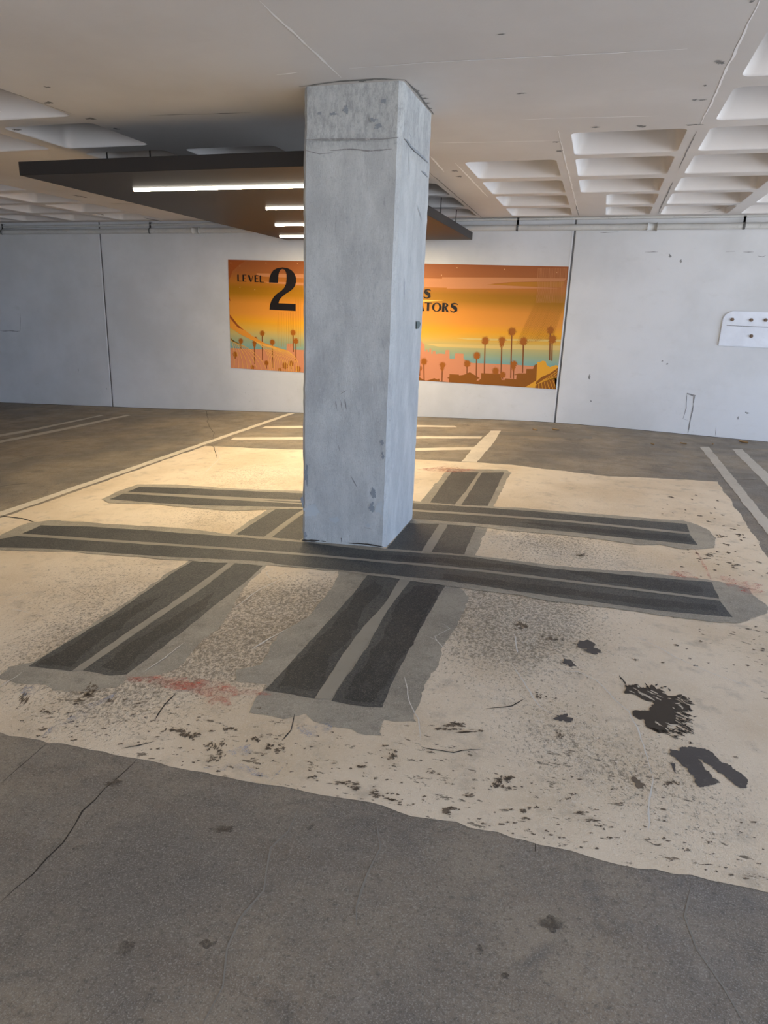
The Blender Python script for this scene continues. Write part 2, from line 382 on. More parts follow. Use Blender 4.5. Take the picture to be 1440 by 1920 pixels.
def ceiling():
    bm = bmesh.new()
    xb = [XL] + [(a[1] + b[0]) / 2 for a, b in zip(COLS, COLS[1:])] + [XR]
    yb = [YN - .2] + [(a[1] + b[0]) / 2 for a, b in zip(ROWS, ROWS[1:])] + [D + .15]
    V = lambda x, y, h=0: bm.verts.new((x, y, cz(x, y) + h))
    for i, c in enumerate(COLS):
        for j, r in enumerate(ROWS):
            X0, X1, Y0, Y1 = xb[i], xb[i + 1], yb[j], yb[j + 1]
            q = coffer_at(i, c, r)
            if q is None:
                bm.faces.new([V(X0, Y0), V(X0, Y1), V(X1, Y1), V(X1, Y0)]); continue
            x0, x1, y0, y1 = q
            prof = [(0, 0, .055), (-.004, .012, .055), (.002 + .012, .05, .06), (.055, .27, .08), (.075, .31, .09), (.12, .335, .09)]
            rings = []
            for ins, h, rad in prof:
                ins = max(ins, 0) + (.004 if h else 0)
                rings.append([V(a, b, h) for a, b in rrect(x0 + ins, x1 - ins, y0 + ins, y1 - ins, rad)])
            m = rings[0]; n = len(m); q4 = n // 4
            C = [V(X1, Y1), V(X0, Y1), V(X0, Y0), V(X1, Y0)]
            for k in range(4):                       # fan from each cell corner to its rounded mouth corner, then the side strip
                seg = m[k * q4:(k + 1) * q4]
                for a, b in zip(seg, seg[1:]): bm.faces.new((C[k], a, b))
                bm.faces.new((C[k], seg[-1], m[(k + 1) * q4 % n], C[(k + 1) % 4]))
            for A, B in zip(rings, rings[1:]):
                for k in range(n):
                    f = bm.faces.new((A[k], B[k], B[(k + 1) % n], A[(k + 1) % n])); f.smooth = True
            bm.faces.new(rings[-1])
    bmesh.ops.remove_doubles(bm, verts=bm.verts[:], dist=.0002)
    bm.normal_update()
    for f in bm.faces:                                # soffit and coffer crowns look down
        if abs(f.normal.z) > .6 and f.normal.z > 0: f.normal_flip()
    bmesh.ops.recalc_face_normals(bm, faces=bm.faces[:])
    s = sum(f.normal.z * f.calc_area() for f in bm.faces)
    if s > 0: bmesh.ops.reverse_faces(bm, faces=bm.faces[:])
    box(bm, XL, XR, YN - .2, D + .2, 3.12, 3.3)       # slab above the coffers
    W = lambda p, w, k=0, wb=.0022, mi=1: add_sheet(bm, [ribbon(p, w, k, wb)[0]], -.0012, cz, 0, mi)
    W(ce([(485, 0), (560, 70), (640, 145)]), .009, 1)
    W(ce([(519, 140), (560, 135)]), .01, 2); W(ce([(655, 128), (800, 117), (1050, 104), (1289, 91)]), .008, 3)
    W(ce([(808, 268), (930, 266), (1047, 263)]), .008, 4); W(ce([(975, 224), (1060, 221), (1235, 217)]), .006, 5)
    W(ce([(807, 293), (833, 322)]), .014, 6); W(ce([(853, 305), (884, 337), (916, 370)]), .014, 7)
    W(ce([(1046, 244), (1060, 300), (1075, 360), (1086, 404)]), .010, 8)
    W(ce([(1426, 0), (1395, 62), (1362, 130), (1340, 180), (1313, 233)]), .010, 9, .004)
    W(ce([(0, 208), (0, 209)]), .01, 10)
    W(ce([(0, 166), (140, 215)]), .006, 11, .003, 2)
    D2 = lambda p, w, k=0: W(p, w, k, .003, 2)
    D2(ce([(1306, 246), (1288, 284), (1272, 318)]), .008, 12); D2(ce([(1262, 340), (1245, 375), (1234, 400)]), .010, 13)
    D2(ce([(1080, 385), (1086, 406)]), .012, 33)
    D2(ce([(805, 323), (850, 362), (905, 409)]), .012, 14); D2(ce([(560, 162), (640, 152), (700, 148), (758, 149)]), .016, 15)
    D2(ce([(758, 149), (785, 176), (813, 214)]), .012, 16); D2(ce([(208, 382), (268, 382)]), .03, 17)
    D2(ce([(1395, 490 / 3.6 + 243), (1312, 401)]), .008, 19)
    D2(ce([(280, 216), (430, 212), (470, 211)]), .008, 20)
    def sm(x, y, a, b, s):
        c = onceil((x, y)); e = onceil((x + a, y)); h = onceil((x, y + b))
        add_sheet(bm, [blob(c[0], c[1], math.dist(c, e), math.dist(c, h), 0, s, .6, 30)], -.0014, cz, 0, 2)
    for i, (x, y, a, b) in enumerate(((1352, 118, 8, 2), (1347, 114, 6, 1.2), (1322, 160, 3, 1.2), (1302, 187, 3, 1.4), (1317, 187, 8, .8), (938, 64, 10, .8), (976, 175, 8, .7),
                                     (1117, 238, 8, 1.2), (1204, 236, 9, 1.5), (1300, 234, 14, 1), (1042, 266, 6, 1), (1049, 283, 7, 1.5), (853, 320, 5, 1.2), (860, 331, 5, 1.2), (92, 192, 8, 1.5), (170, 222, 9, 1.2),
                                     (218, 241, 4, 1), (88, 163, 6, 1), (30, 243, 8, 1), (680, 150, 16, 2), (795, 184, 6, 1), (801, 193, 6, 1), (783, 170, 5, 1), (806, 203, 4, 1), (790, 178, 7, .8), (150, 368, 4, 2), (190, 402, 3, 1), (288, 412, 3, 3), (1410, 2, 4, 2))):
        sm(x, y, a, b, i + 3)
    return tag(obj('ceiling', bm, [M['ceil'], M['seamw'], M['smut']]), kind='structure')
ceiling()

# ------------------------------------------------------------------ walls
def walls():
    bm = bmesh.new()
    jx = [-7.47, -.44]
    top = 3.2
    segs = [(XL, jx[0] - .011), (jx[0] + .011, jx[1] - .011), (jx[1] + .011, XR)]
    for a, b in segs:
        box(bm, a, b, D, D + .2, -.7, top, 0, .008)
    for x in jx:
        box(bm, x - .03, x + .03, D + .012, D + .19, -.7, top, 1)
        box(bm, x - .026, x - .011, D - .004, D + .02, -.7, top, 2)      # raised pale bead beside each joint
    def wsheet(polys, off, mi):
        tb = bmesh.new()
        for poly in polys:
            f = tb.faces.new([tb.verts.new((x, D - off, z)) for x, z in poly]); f.normal_update()
            bmesh.ops.triangulate(tb, faces=[f], ngon_method='EAR_CLIP')
        mp = {v: bm.verts.new(v.co) for v in tb.verts}
        for f in tb.faces:
            g = bm.faces.new([mp[v] for v in f.verts]); g.material_index = mi; g.normal_update()
            if g.normal.y > 0: g.normal_flip()
        tb.free()
    for k, (p, w) in enumerate((([(1301, 752), (1296, 780), (1289, 812)], .012), ([(1288, 737), (1302, 742), (1300, 756)], .035), ([(1288, 737), (1286, 765), (1281, 785), (1290, 788)], .006), ([(1342, 800), (1341, 817)], .006),
                               ([(1209, 473), (1234, 473)], .007), ([(1361, 472), (1378, 472)], .010), ([(1393, 473), (1413, 473)], .009), ([(1421, 480), (1430, 482), (1436, 479)], .008), ([(1083, 474), (1092, 474)], .006), ([(1125, 437), (1160, 435)], .005),
                               ([(0, 620), (38, 621)], .010), ([(38, 585), (38, 621)], .006))):
        wsheet([ribbon(wa(p), w, k, .004)[0]], .002, 3 if k not in (10, 11) else 5)
    for i, (x, y, a, b) in enumerate(((1384, 784, 2, 3), (1400, 774, 4, 2), (1242, 677, 2, 2), (1251, 682, 2, 2), (147, 694, 1, 4), (200, 729, 1.5, 2), (1105, 706, 2, 6), (1108, 752, 2, 2), (1276, 490, 3, 4), (1256, 480, 3, 3))):
        c = onwall((x, y)); e = .0052
        wsheet([blob(c[0], c[1], a * e, b * e, 0, i, .6, 24)], .0022, 3)
    tag(obj('wall_back', bm, [M['wall'], M['joint'], M['rim'], M['smut'], M['wall'], M['smut']]), kind='structure')
    bm = bmesh.new(); box(bm, XL - .2, XL, YN, D + .2, -.8, 3.2)
    tag(obj('wall_left', bm, [M['wall']]), kind='structure')
    bm = bmesh.new(); box(bm, XR, XR + .2, YN, D + .2, -.8, .22)
    tag(obj('wall_right', bm, [M['wall']]), kind='structure')
    bm = bmesh.new(); box(bm, -3.8, XR, YN - .2, YN, -.8, .22); box(bm, XL, -3.8, YN - .2, YN, -.8, 3.1)  # unseen; left part added full height to block daylight and darken the left
    tag(obj('wall_front_blocker', bm, [M['wall']]), kind='structure')
walls()

# ------------------------------------------------------------------ column
CX0, CX1, CY0, CY1 = -1.710, -1.139, 4.02, 4.72
def column():
    root = empty('concrete_column', ((CX0 + CX1) / 2, (CY0 + CY1) / 2, float(fz(-1.4, 4.3))))
    tag(root, 'square grey skim-coated concrete column standing on the pale floor patch', 'column')
    zb, zt = -.1, cz(-1.4, 4.3) + .02
    ch = .022
    base = [(CX0 + ch, CY0), (CX1 - ch, CY0), (CX1, CY0 + ch), (CX1, CY1 - ch), (CX1 - ch, CY1), (CX0 + ch, CY1), (CX0, CY1 - ch), (CX0, CY0 + ch)]
    P = []
    for i in range(8):
        a = Vector(base[i]); b = Vector(base[(i + 1) % 8]); k = 14 if (b - a).length > .1 else 2
        for j in range(k): P.append((a + (b - a) * j / k, k == 2 or j == 0))
    zs = list(np.arange(zb, zt, .04)) + [zt]
    bm = bmesh.new(); rings = []
    for z in zs:
        ring = []
        for p, corner in P:
            q = Vector((p.x * 3, p.y * 3, z * 3)); d = noise.fractal(q * 1.2, .8, 2, 4) * .003
            if corner: d += noise.fractal(q * 7, .8, 2, 4) * .004
            c = Vector(((CX0 + CX1) / 2, (CY0 + CY1) / 2)); n = (p - c).normalized()
            ledge = .004 if z > 2.365 else 0                # slight step of the last pour
            pp = p + n * (d - ledge)
            ring.append(bm.verts.new((pp.x, pp.y, z)))
        rings.append(ring)
    n = len(P)
    for A, B in zip(rings, rings[1:]):
        for k in range(n): bm.faces.new((A[k], A[(k + 1) % n], B[(k + 1) % n], B[k]))
    bm.faces.new(rings[-1]); bm.faces.new(rings[0][::-1])
    def face_sheet(poly, off, mi, side='front'):
        vs = [bm.verts.new((x, CY0 - off, z) if side == 'front' else (CX1 + off, x, z)) for x, z in poly]
        f = bm.faces.new(vs); f.material_index = mi; f.normal_update()
        r = bmesh.ops.triangulate(bm, faces=[f], ngon_method='EAR_CLIP')
        for g in r['faces']:
            g.normal_update()
            if (g.normal.y > 0 if side == 'front' else g.normal.x < 0): g.normal_flip()
    def fr(p):                      # photo point on the front face
        d = ray(p); t = CY0 / d[1]; return (d[0] * t, d[2] * t + EYE)
    def sd(p):
        d = ray(p); t = CX1 / d[0]; return (d[1] * t, d[2] * t + EYE)
    # cold joint, scratches, chips and grout repairs
    Z = [([(572, 261), (610, 262), (660, 262), (700, 261), (748, 259)], .009, 1), ([(575, 283), (600, 289), (625, 287)], .004, 1), ([(620, 284), (650, 281), (690, 282), (735, 280)], .007, 1),
         ([(633, 832), (638, 848)], .004, 1), ([(627, 850), (631, 858)], .004, 1), ([(658, 891), (663, 900), (671, 914)], .006, 1), ([(673, 945), (681, 951)], .003, 1), ([(683, 987), (697, 992)], .003, 1),
         ([(673, 683), (676, 694)], .004, 1), ([(678, 680), (681, 692)], .004, 1), ([(640, 739), (651, 732)], .003, 1), ([(629, 752), (631, 767)], .006, 1), ([(640, 750), (641, 766)], .005, 1), ([(647, 748), (649, 767)], .006, 1), ([(643, 230), (643, 245)], .003, 1),
         ([(566, 1011), (590, 1013), (600, 1013)], .009, 2), ([(601, 1014), (612, 1015)], .011, 2), ([(640, 1008), (641, 1016)], .012, 2), ([(652, 1017), (690, 1020), (720, 1025)], .008, 2)]
    for k, (p, w, mi) in enumerate(Z): face_sheet(ribbon([fr(q) for q in p], w, k, .003, step=.02)[0], .0055, mi)
    for k, (cx, cy, a, b, mi) in enumerate(((586, 958, 20, 17, 3), (712, 950, 9, 12, 3), (628, 975, 12, 6, 3), (700, 925, 7, 9, 4), (697, 950, 5, 9, 4), (573, 1003, 5, 5, 4), (716, 830, 5, 5, 4), (718, 855, 3, 6, 4), (690, 985, 6, 4, 3), 
                                           (710, 238, 9, 3, 4), (700, 225, 8, 3, 4), (625, 214, 8, 2, 4), (600, 213, 6, 2, 4), (720, 190, 5, 3, 4), (648, 205, 5, 6, 4), (568, 940, 3, 12, 4), (575, 890, 4, 18, 4))):
        c = fr((cx, cy)); face_sheet(blob(c[0], c[1], a * .0026, b * .0032, 0, k + 2, .55, 36), .0045 if mi == 3 else .005, mi)
    for k, (p, w) in enumerate((([(758, 264), (780, 285), (802, 305)], .012), ([(765, 225), (766, 250), (770, 262)], .006), ([(765, 270), (767, 330)], .005), ([(768, 375), (769, 395)], .006), ([(781, 383), (789, 410), (786, 425)], .006), ([(757, 520), (757, 560)], .008), ([(790, 320), (801, 332)], .01))):
        face_sheet(ribbon([sd(q) for q in p], w, k + 30, .006, step=.03)[0], .0055, 4, 'side')
    obj('column_shaft', bm, [M['column'], M['smut'], M['crackd'], M['grout'], M['smutc']], root)
    # scrap of tape on the right face
    bm = bmesh.new(); a = [sd(q) for q in ((779, 603), (784, 602), (787, 607), (783, 616), (779, 617))]
    v1 = [bm.verts.new((CX1 + .006, y, z)) for y, z in a]; v2 = [bm.verts.new((CX1 + .0085, y, z)) for y, z in a]
    bm.faces.new(v1); bm.faces.new(v2[::-1])
    for i in range(5): bm.faces.new((v1[i], v1[(i + 1) % 5], v2[(i + 1) % 5], v2[i]))
    bmesh.ops.recalc_face_normals(bm, faces=bm.faces[:])
    tag(obj('tape_scrap', bm, M['tape']), 'small torn grey-green tape scrap stuck on right face of the column', 'tape')
M['smutc'] = mat_paint('darker skim coat scuff', (128, 132, 135), .6, (156, 160, 162), .7)
column()

# ------------------------------------------------------------------ hanging light panel
def light_panel():
    zb = .80 + EYE; zt = .89 + EYE
    FL, BL, BR, FR_ = (-4.10, 4.50), (-4.24, 9.42), (-1.68, 9.42), (-1.68, 4.50)
    root = empty('ceiling_light_panel', (-2.9, 7., zb))
    tag(root, 'large dark charcoal light panel hanging under the ceiling behind the column', 'ceiling light')
    out = [FL, BL, BR, (-1.68, CY1 + .05), (CX0 - .05, CY1 + .05), (CX0 - .05, 4.50)]
    sl = lambda x: .012 * (x + 2.9)
    bm = bmesh.new()
    a = [bm.verts.new((x, y, zb + sl(x))) for x, y in out]; b = [bm.verts.new((x, y, zt + sl(x))) for x, y in out]
    bm.faces.new(a); bm.faces.new(b[::-1])
    for i in range(6): bm.faces.new((a[i], a[(i + 1) % 6], b[(i + 1) % 6], b[i]))
    bmesh.ops.recalc_face_normals(bm, faces=bm.faces[:])
    bmesh.ops.bevel(bm, geom=bm.edges[:], offset=.003, segments=1, affect='EDGES')
    obj('panel_body', bm, M['panel'], root)
    for x0, yc in ((-4.51 * .80, 6.43 * .80), (-3.777 * .80, 7.84 * .80), (-4.405 * .80, 9.42 * .80), (-5.09 * .795, 10.98 * .80)):
        z = zb + sl(x0) ; bm = bmesh.new(); x1 = -2.12 if yc < 5.5 else -2.20 if yc < 7 else -2.26
        pr = [(-.014, .002), (-.014, -.012), (-.008, -.020), (.008, -.020), (.014, -.012), (.014, .002)]
        A = [bm.verts.new((x0, yc + p, z + q)) for p, q in pr]; B = [bm.verts.new((x1, yc + p, zb + sl(x1) + q)) for p, q in pr]
        for i in range(6):
            f = bm.faces.new((A[i], A[(i + 1) % 6], B[(i + 1) % 6], B[i])); f.material_index = 0 if i == 2 else 1
        bm.faces.new(A[::-1]).material_index = 1; bm.faces.new(B).material_index = 1
        bmesh.ops.recalc_face_normals(bm, faces=bm.faces[:])
        tag(obj('light_strip', bm, [M['lamp'], M['lampside']], root), 'glowing warm white strip')
    for x, y in ((-4.04, 5.42), (-3.62, 5.40), (-1.88 + .1, 7.95), (-1.80, 8.9), (-4.1, 8.9), (-2.2, 5.3), (-3.0, 7.1)):
        bm = bmesh.new(); tube(bm, [(x, y, zt + sl(x) - .002), (x, y, cz(x, y) + (.02 if not (-2.38 < x < -1.65) else .0))], .005, 8)
        obj('hanger_rod', bm, M['steel'], root)
light_panel()

# ------------------------------------------------------------------ wall pipes
def pipes():
    zc = lambda x: cz(x, D)
    # heights read beside the wall from the photo
    l = onwall((0, 436)); r = onwall((1440, 424.5)); zl = lambda x: l[1] + (r[1] - l[1]) * (x - l[0]) / (r[0] - l[0])
    y = D - .06; rad = .035
    root = empty('wall_pipe', (-2, y, zl(-2)))
    tag(root, 'fat white painted pipe running along the top of the back wall', 'pipe')
    bm = bmesh.new(); tube(bm, [(x, y, zl(x)) for x in np.linspace(XL + .1, XR - .1, 12)], rad, 18)
    obj('pipe_run', bm, M['pipe'], root)
    for px in (1222, 372):
        x = onwall((px, 430))[0]; bm = bmesh.new(); w = .055
        tube(bm, [(x - w, y, zl(x)), (x - w + .012, y, zl(x)), (x - w + .012, y, zl(x)), (x + w - .012, y, zl(x)), (x + w - .012, y, zl(x)), (x + w, y, zl(x))], [rad + .014, rad + .014, rad + .006, rad + .006, rad + .014, rad + .014], 18)
        obj('pipe_coupling', bm, M['pipe'], root)
    for px in (10, 286, 971, 1392):
        x = onwall((px, 430))[0]; bm = bmesh.new()
        n = 10; w = .013; P = [(y - (rad + .006) * math.cos(math.radians(a)), zl(x) + (rad + .006) * math.sin(math.radians(a))) for a in np.linspace(-80, 90, n)]
        P += [(y - .0, zl(x) + .12), (D + .01, zl(x) + .12)]
        A = [bm.verts.new((x - w, a, b)) for a, b in P]; B = [bm.verts.new((x + w, a, b)) for a, b in P]
        for i in range(len(P) - 1): bm.faces.new((A[i], A[i + 1], B[i + 1], B[i]))
        bmesh.ops.solidify(bm, geom=bm.faces[:], thickness=.006)
        obj('pipe_strap', bm, M['smut'], root)
    # conduit close under the slab
    l2 = onwall((0, 426.5)); r2 = onwall((1440, 405)); z2 = lambda x: l2[1] + (r2[1] - l2[1]) * (x - l2[0]) / (r2[0] - l2[0])
    bm = bmesh.new(); tube(bm, [(x, D - .045, z2(x)) for x in np.linspace(XL + .1, XR - .1, 12)], .016, 12)
    tag(obj('conduit', bm, M['pipe']), 'thin white conduit along the wall, above the fat pipe and touching the slab', 'conduit')
pipes()

# ------------------------------------------------------------------ mural
def mural():
    x0 = (onwall((428, 486))[0] + onwall((433, 690))[0]) / 2; x1 = (onwall((1070, 501))[0] + onwall((1047, 730))[0]) / 2 - .01; x1 = min(x1, -.470)
    zt = (onwall((428, 486))[1] + onwall((1070, 501))[1]) / 2; zb = (onwall((433, 690))[1] + onwall((1047, 730))[1]) / 2
    root = empty('wall_mural', ((x0 + x1) / 2, D, zb))
    tag(root, 'orange sunset mural with palm trees and skyline on the white back wall', 'mural')
    k = N('printed sunset sky')
    sep = k.n.new('ShaderNodeSeparateXYZ'); k.L(k.geo.outputs['Position'], sep.inputs[0])
    v = k.rng(sep.outputs[2], zt, zb); v.node.interpolation_type = 'LINEAR'
    rp = k.n.new('ShaderNodeValToRGB'); k.L(v, rp.inputs[0]); e = rp.color_ramp.elements
    stops = [(0, (160, 88, 40)), (.10, (166, 96, 44)), (.19, (186, 112, 34)), (.245, (168, 112, 6)), (.30, (176, 118, 8)), (.38, (222, 142, 46)), (.48, (232, 150, 52)), (.55, (240, 166, 30)), (.62, (226, 176, 70)), (.68, (196, 178, 112)), (.74, (160, 172, 132)), (.80, (128, 168, 158))]
    e[0].position = 0; e[0].color = (*lin(stops[0][1]), 1); e[1].position = stops[1][0]; e[1].color = (*lin(stops[1][1]), 1)
    for p, c in stops[2:]:
        q = e.new(p); q.color = (*lin(c), 1)
    hs = k.n.new('ShaderNodeHueSaturation'); hs.inputs['Saturation'].default_value = 1.0; hs.inputs['Value'].default_value = .84; k.L(rp.outputs[0], hs.inputs['Color'])
    sky = k.done(hs.outputs[0], .55, None, spec=.3)
    pc = {n: plain('print ' + n, tuple(v * .93 for v in c), .55) for n, c in dict(peach=(218, 142, 100), stripe=(204, 134, 84), brown=(146, 84, 8), palm=(168, 94, 14), trunk=(140, 78, 30), gold=(232, 164, 40), orange=(236, 152, 50), rust=(158, 78, 24), cream=(222, 190, 112), wave=(246, 184, 84), olive=(178, 118, 10), dot=(214, 160, 110), ink=(22, 16, 16), shade=(184, 118, 24)).items()}
    names = list(pc); bm = bmesh.new()
    T = .004
    box(bm, x0, x1, D - T, D + .001, zb, zt, 0)
    lay = [0]
    def poly(pts, m, d=.0004, target=None):
        b = target or bm; lay[0] += 1
        pts = [(min(max(x, x0), x1), min(max(z, zb), zt)) for x, z in pts]
        y = D - T - d
        vs = [b.verts.new((x, y, z)) for x, z in pts]
        try: f = b.faces.new(vs)
        except ValueError: return
        f.material_index = 1 + names.index(m); f.normal_update()
        for g in bmesh.ops.triangulate(b, faces=[f], ngon_method='EAR_CLIP')['faces']:
            g.material_index = 1 + names.index(m); g.normal_update()
            if g.normal.y > 0: g.normal_flip()
    A = ((420, 470), 8.); B = ((780, 480), 9.); C = ((780, 590), 9.); Dq = ((920, 490), 9.); E = ((920, 590), 9.)
    G = ((780, 470), 4.5)
    W = lambda pts, o: wa(pts, o[0], o[1])
    # clouds
    poly(wa([(790, 521.5), (829, 522.5), (829, 520), (940, 520.5), (1062, 522), (1058, 527), (960, 528.8), (920, 532), (960, 536), (1050, 540.7), (940, 541), (838, 541), (838, 539.3), (700, 537), (700, 518)]), 'stripe', .0004)
    poly(W([(1190, 485), (1440, 468)], B) + W([(360, 352), (1250, 345), (1200, 440), (850, 430), (400, 415)], Dq), 'shade', .0008)
    poly(W([(490, 340), (1150, 352), (1400, 360), (1400, 425), (590, 388), (490, 362)], A), 'stripe', .0004)
    poly(W([(600, 468), (850, 470), (1150, 480), (1400, 490), (1400, 535), (1150, 520), (850, 498), (690, 490)], A), 'stripe', .0004)
    poly(wa([(740, 560), (795, 562), (832, 563.5), (795, 566), (740, 566)]), 'wave', .0004)
    poly(wa([(855, 633), (940, 635.5), (1060, 637), (1056, 641), (940, 638.5)]), 'cream', .0004)
    poly(W([(150, 488), (1440, 520)], C) + W([(300, 512), (1195, 525), (1190, 598), (800, 590)], E) + W([(1440, 578), (380, 540)], C), 'cream', .0006)
    poly(W([(670, 395), (1440, 415)], C) + W([(600, 418), (560, 440), (0, 438)], E) + W([(900, 425)], C), 'cream', .0008)
    # hazy city and hills
    poly(W([(100, 1460), (400, 1475), (940, 1488), (942, 1392), (1035, 1392), (1036, 1484), (1200, 1490)], A) + wa([(640, 655), (700, 640), (720, 610), (745, 612), (760, 632)]) + W([(65, 405), (115, 480), (145, 500), (150, 620), (165, 620), (170, 590), (195, 590), (200, 630), (225, 630), (228, 572), (258, 572), (262, 665), (280, 660), (282, 615), (330, 615), (335, 665), (400, 655), (495, 665), (500, 598), (565, 598), (568, 742), (650, 745), (665, 650), (805, 660), (802, 740), (860, 790), (950, 815), (1200, 825), (1440, 835)], C) + W([(300, 842), (480, 850), (700, 868), (800, 850), (790, 1250), (0, 1220)], E) + W([(0, 1140)], C) + W([(1300, 1850), (90, 1770)], A), 'peach', .0010)
    # roofs
    poly(wa([(700, 712), (720, 700), (745, 708)]) + W([(40, 1040), (100, 1080), (170, 1118), (210, 1105), (310, 1070), (365, 1095), (365, 1080), (395, 1080), (400, 1120), (555, 1140), (555, 1078), (525, 1070), (565, 1045), (565, 1000), (725, 1010), (730, 1025), (800, 1015), (910, 970), (1080, 1070), (1035, 1085), (1020, 1120), (1060, 1110), (1098, 1080), (1100, 985), (1270, 995)], C) + W([(0, 990), (170, 1000), (185, 1100), (240, 1100), (245, 1075), (400, 1085), (430, 1090), (440, 1020), (390, 1015), (470, 990), (600, 990), (605, 915), (715, 915), (740, 850), (785, 830), (770, 1110), (580, 1225), (0, 1215)], E) + wa([(850, 725), (700, 715)]), 'brown', .0014)
    poly(W([(790, 800), (830, 800), (880, 775), (930, 790), (945, 850), (1000, 885), (1100, 850), (1160, 862), (1160, 900), (1000, 990), (860, 1050), (770, 1130), (745, 1250), (580, 1235), (770, 1110)], E), 'gold', .0016)
    poly(W([(745, 1250), (770, 1130), (860, 1050), (1000, 990), (1165, 895), (1165, 1275)], E), 'brown', .0018)
    for i in range(8):
        o = i * 62
        a = W([(755 + o * .95, 1250), (770 + o * .7, 1180 - o * .30), (960 + o * .5, 1060 - o * .05 + i * 8), (1165, 925 + o * .85)], E)
        poly(ribbon(a, .007, i, 0, False)[0], 'gold', .0022)
    # palms
    def palm(px, py, r, base, tapered=False, seed=0):
        c = onwall((px, py)); s = .0072 * r
        pts = []
        for i in range(44):
            a = math.pi * 2 * i / 44; rr = s * (1.10 if i % 2 else (.62 if abs(a - math.pi) > .9 else .85)) * (1 + .12 * math.sin(seed + i * 2.3))
            x, z = math.sin(a) * rr, math.cos(a) * rr * .95
            if tapered and z < -.2 * s: z *= 1.7; x *= .5 + .3 * (1 + z / s / 1.7)
            pts.append((c[0] + x, c[1] + z))
        if tapered:
            poly(pts, 'palm', .0026)
        else: poly(pts, 'palm', .0026)
        b = onwall((px - (base - py) * .03 * (1 if px > 800 else -.3), base)); w = .008
        poly([(c[0] - w, c[1] - s * .5), (c[0] + w, c[1] - s * .5), (b[0] + w, b[1]), (b[0] - w, b[1])], 'trunk', .0024)
    for i, (x, y, r, b, t) in enumerate(((585, 757, 37, 1035, 0), (726, 757, 37, 1035, 1), (811, 680, 37, 1075, 0), (908, 762, 37, 1030, 0), (514, 882, 35, 1075, 0), (433, 950, 34, 1035, 0), (224, 965, 33, 1105, 1), (68, 932, 33, 1095, 0), (826, 957, 35, 1080, 1), (672, 1012, 34, 1050, 0), (732, 1045, 30, 1080, 0), (1135, 668, 34, 925, 0), (1152, 745, 37, 930, 0), (32, 990, 26, 1060, 0))):
        palm(780 + x / 4.5, 470 + y / 4.5, r / 4.5, 470 + b / 4.5, bool(t), i)
    for i, (x, y, r, b, t) in enumerate(((577, 1235, 52, 1640, 0), (730, 1370, 52, 1760, 0), (1040, 1225, 52, 1520, 0), (1080, 1350, 54, 1680, 0), (255, 1350, 50, 1470, 0), (460, 1385, 48, 1700, 1), (170, 1550, 50, 1620, 0), (640, 1680, 46, 1770, 0), (430, 1745, 40, 1760, 0), (920, 1720, 62, 1790, 0), (1010, 1690, 54, 1800, 0), (1115, 1770, 54, 1810, 0), (840, 1785, 36, 1795, 0), (480, 1312, 30, 1330, 0))):
        palm(420 + x / 8, 470 + y / 8, r / 8, min(470 + b / 8, 692), bool(t), i + 20)
    # sweeping wave at the left
    poly(W([(62, 128), (330, 150), (230, 210), (130, 310), (85, 430), (72, 600), (85, 700), (100, 760), (78, 740)], A), 'rust', .0004)
    poly(W([(90, 955), (210, 1110), (430, 1280), (600, 1380), (800, 1450), (960, 1500), (880, 1500), (640, 1440), (400, 1330), (250, 1255), (92, 1150)], A), 'orange', .0030)
    poly(W([(90, 955), (210, 1110), (300, 1190), (210, 1150), (92, 1010)], A), 'rust', .0034)
    for i in range(26):          # fine contour lines of the wave
        t = i / 25
        a = [(250 + 700 * t, 1300 + 200 * t), (420 + 640 * t, 1380 + 190 * t), (500 + 640 * t, 1560 + 80 * t), (470 + 650 * t, 1790 + 40 * t)]
        if i < 8: a = [(100, 1290 + i * 8), (180 + 50 * i, 1480), (150 + 70 * i, 1790)]
        pts = W(a, A); sm = []
        for j in range(15):
            u = j / 14
            if len(pts) == 4: q = [(1 - u) ** 3, 3 * u * (1 - u) ** 2, 3 * u * u * (1 - u), u ** 3]
            else: q = [(1 - u) ** 2, 2 * u * (1 - u), u * u]
            sm.append((sum(c * p[0] for c, p in zip(q, pts)), sum(c * p[1] for c, p in zip(q, pts))))
        poly(ribbon(sm, .0065, i, 0, False, 1)[0], 'wave', .0038)
    for i in range(14):          # straight fine lines below the figure
        x = 815 + i * 26
        poly(ribbon(W([(x, 920 - (i > 9) * 300), (x - 4, 1200), (x, 1440)], A), .0035, i, 0, False, 1)[0], 'olive', .0020)
    for i in range(30):          # fan of fine lines at the right
        xa = 790 + i * 17
        poly(ribbon(W([(xa, 110), (xa + 14, 450), (xa - 30 + i * 2, 700)], Dq), .0032, i, 0, False, 1)[0], 'stripe', .0020)
        xb = 760 + i * 17
        poly(ribbon(W([(xb, 690), (xb - 330 + i * 4, 1400 - i * 3)], Dq), .0034, i + 40, 0, False, 1)[0], 'olive', .0020)
    for x, y in ((499, 493), (558, 494), (450, 499), (450, 539), (433, 493), (828, 516), (857, 502), (946, 505), (1044, 511), (478, 543), (610, 500), (700, 505)):
        c = onwall((x, y)); poly(blob(c[0], c[1], .007, .007, 0, x, .1, 8), 'dot', .0010)
    obj('mural_sheet', bm, [sky] + list(pc.values()), root)
    # lettering, thick-and-thin display letters
    def letters(name, parts, label):
        b = bmesh.new()
        for q in parts: poly(q, 'ink', .0045, b)
        o = obj(name, b, [sky] + list(pc.values()), root); o['label'] = label; return o
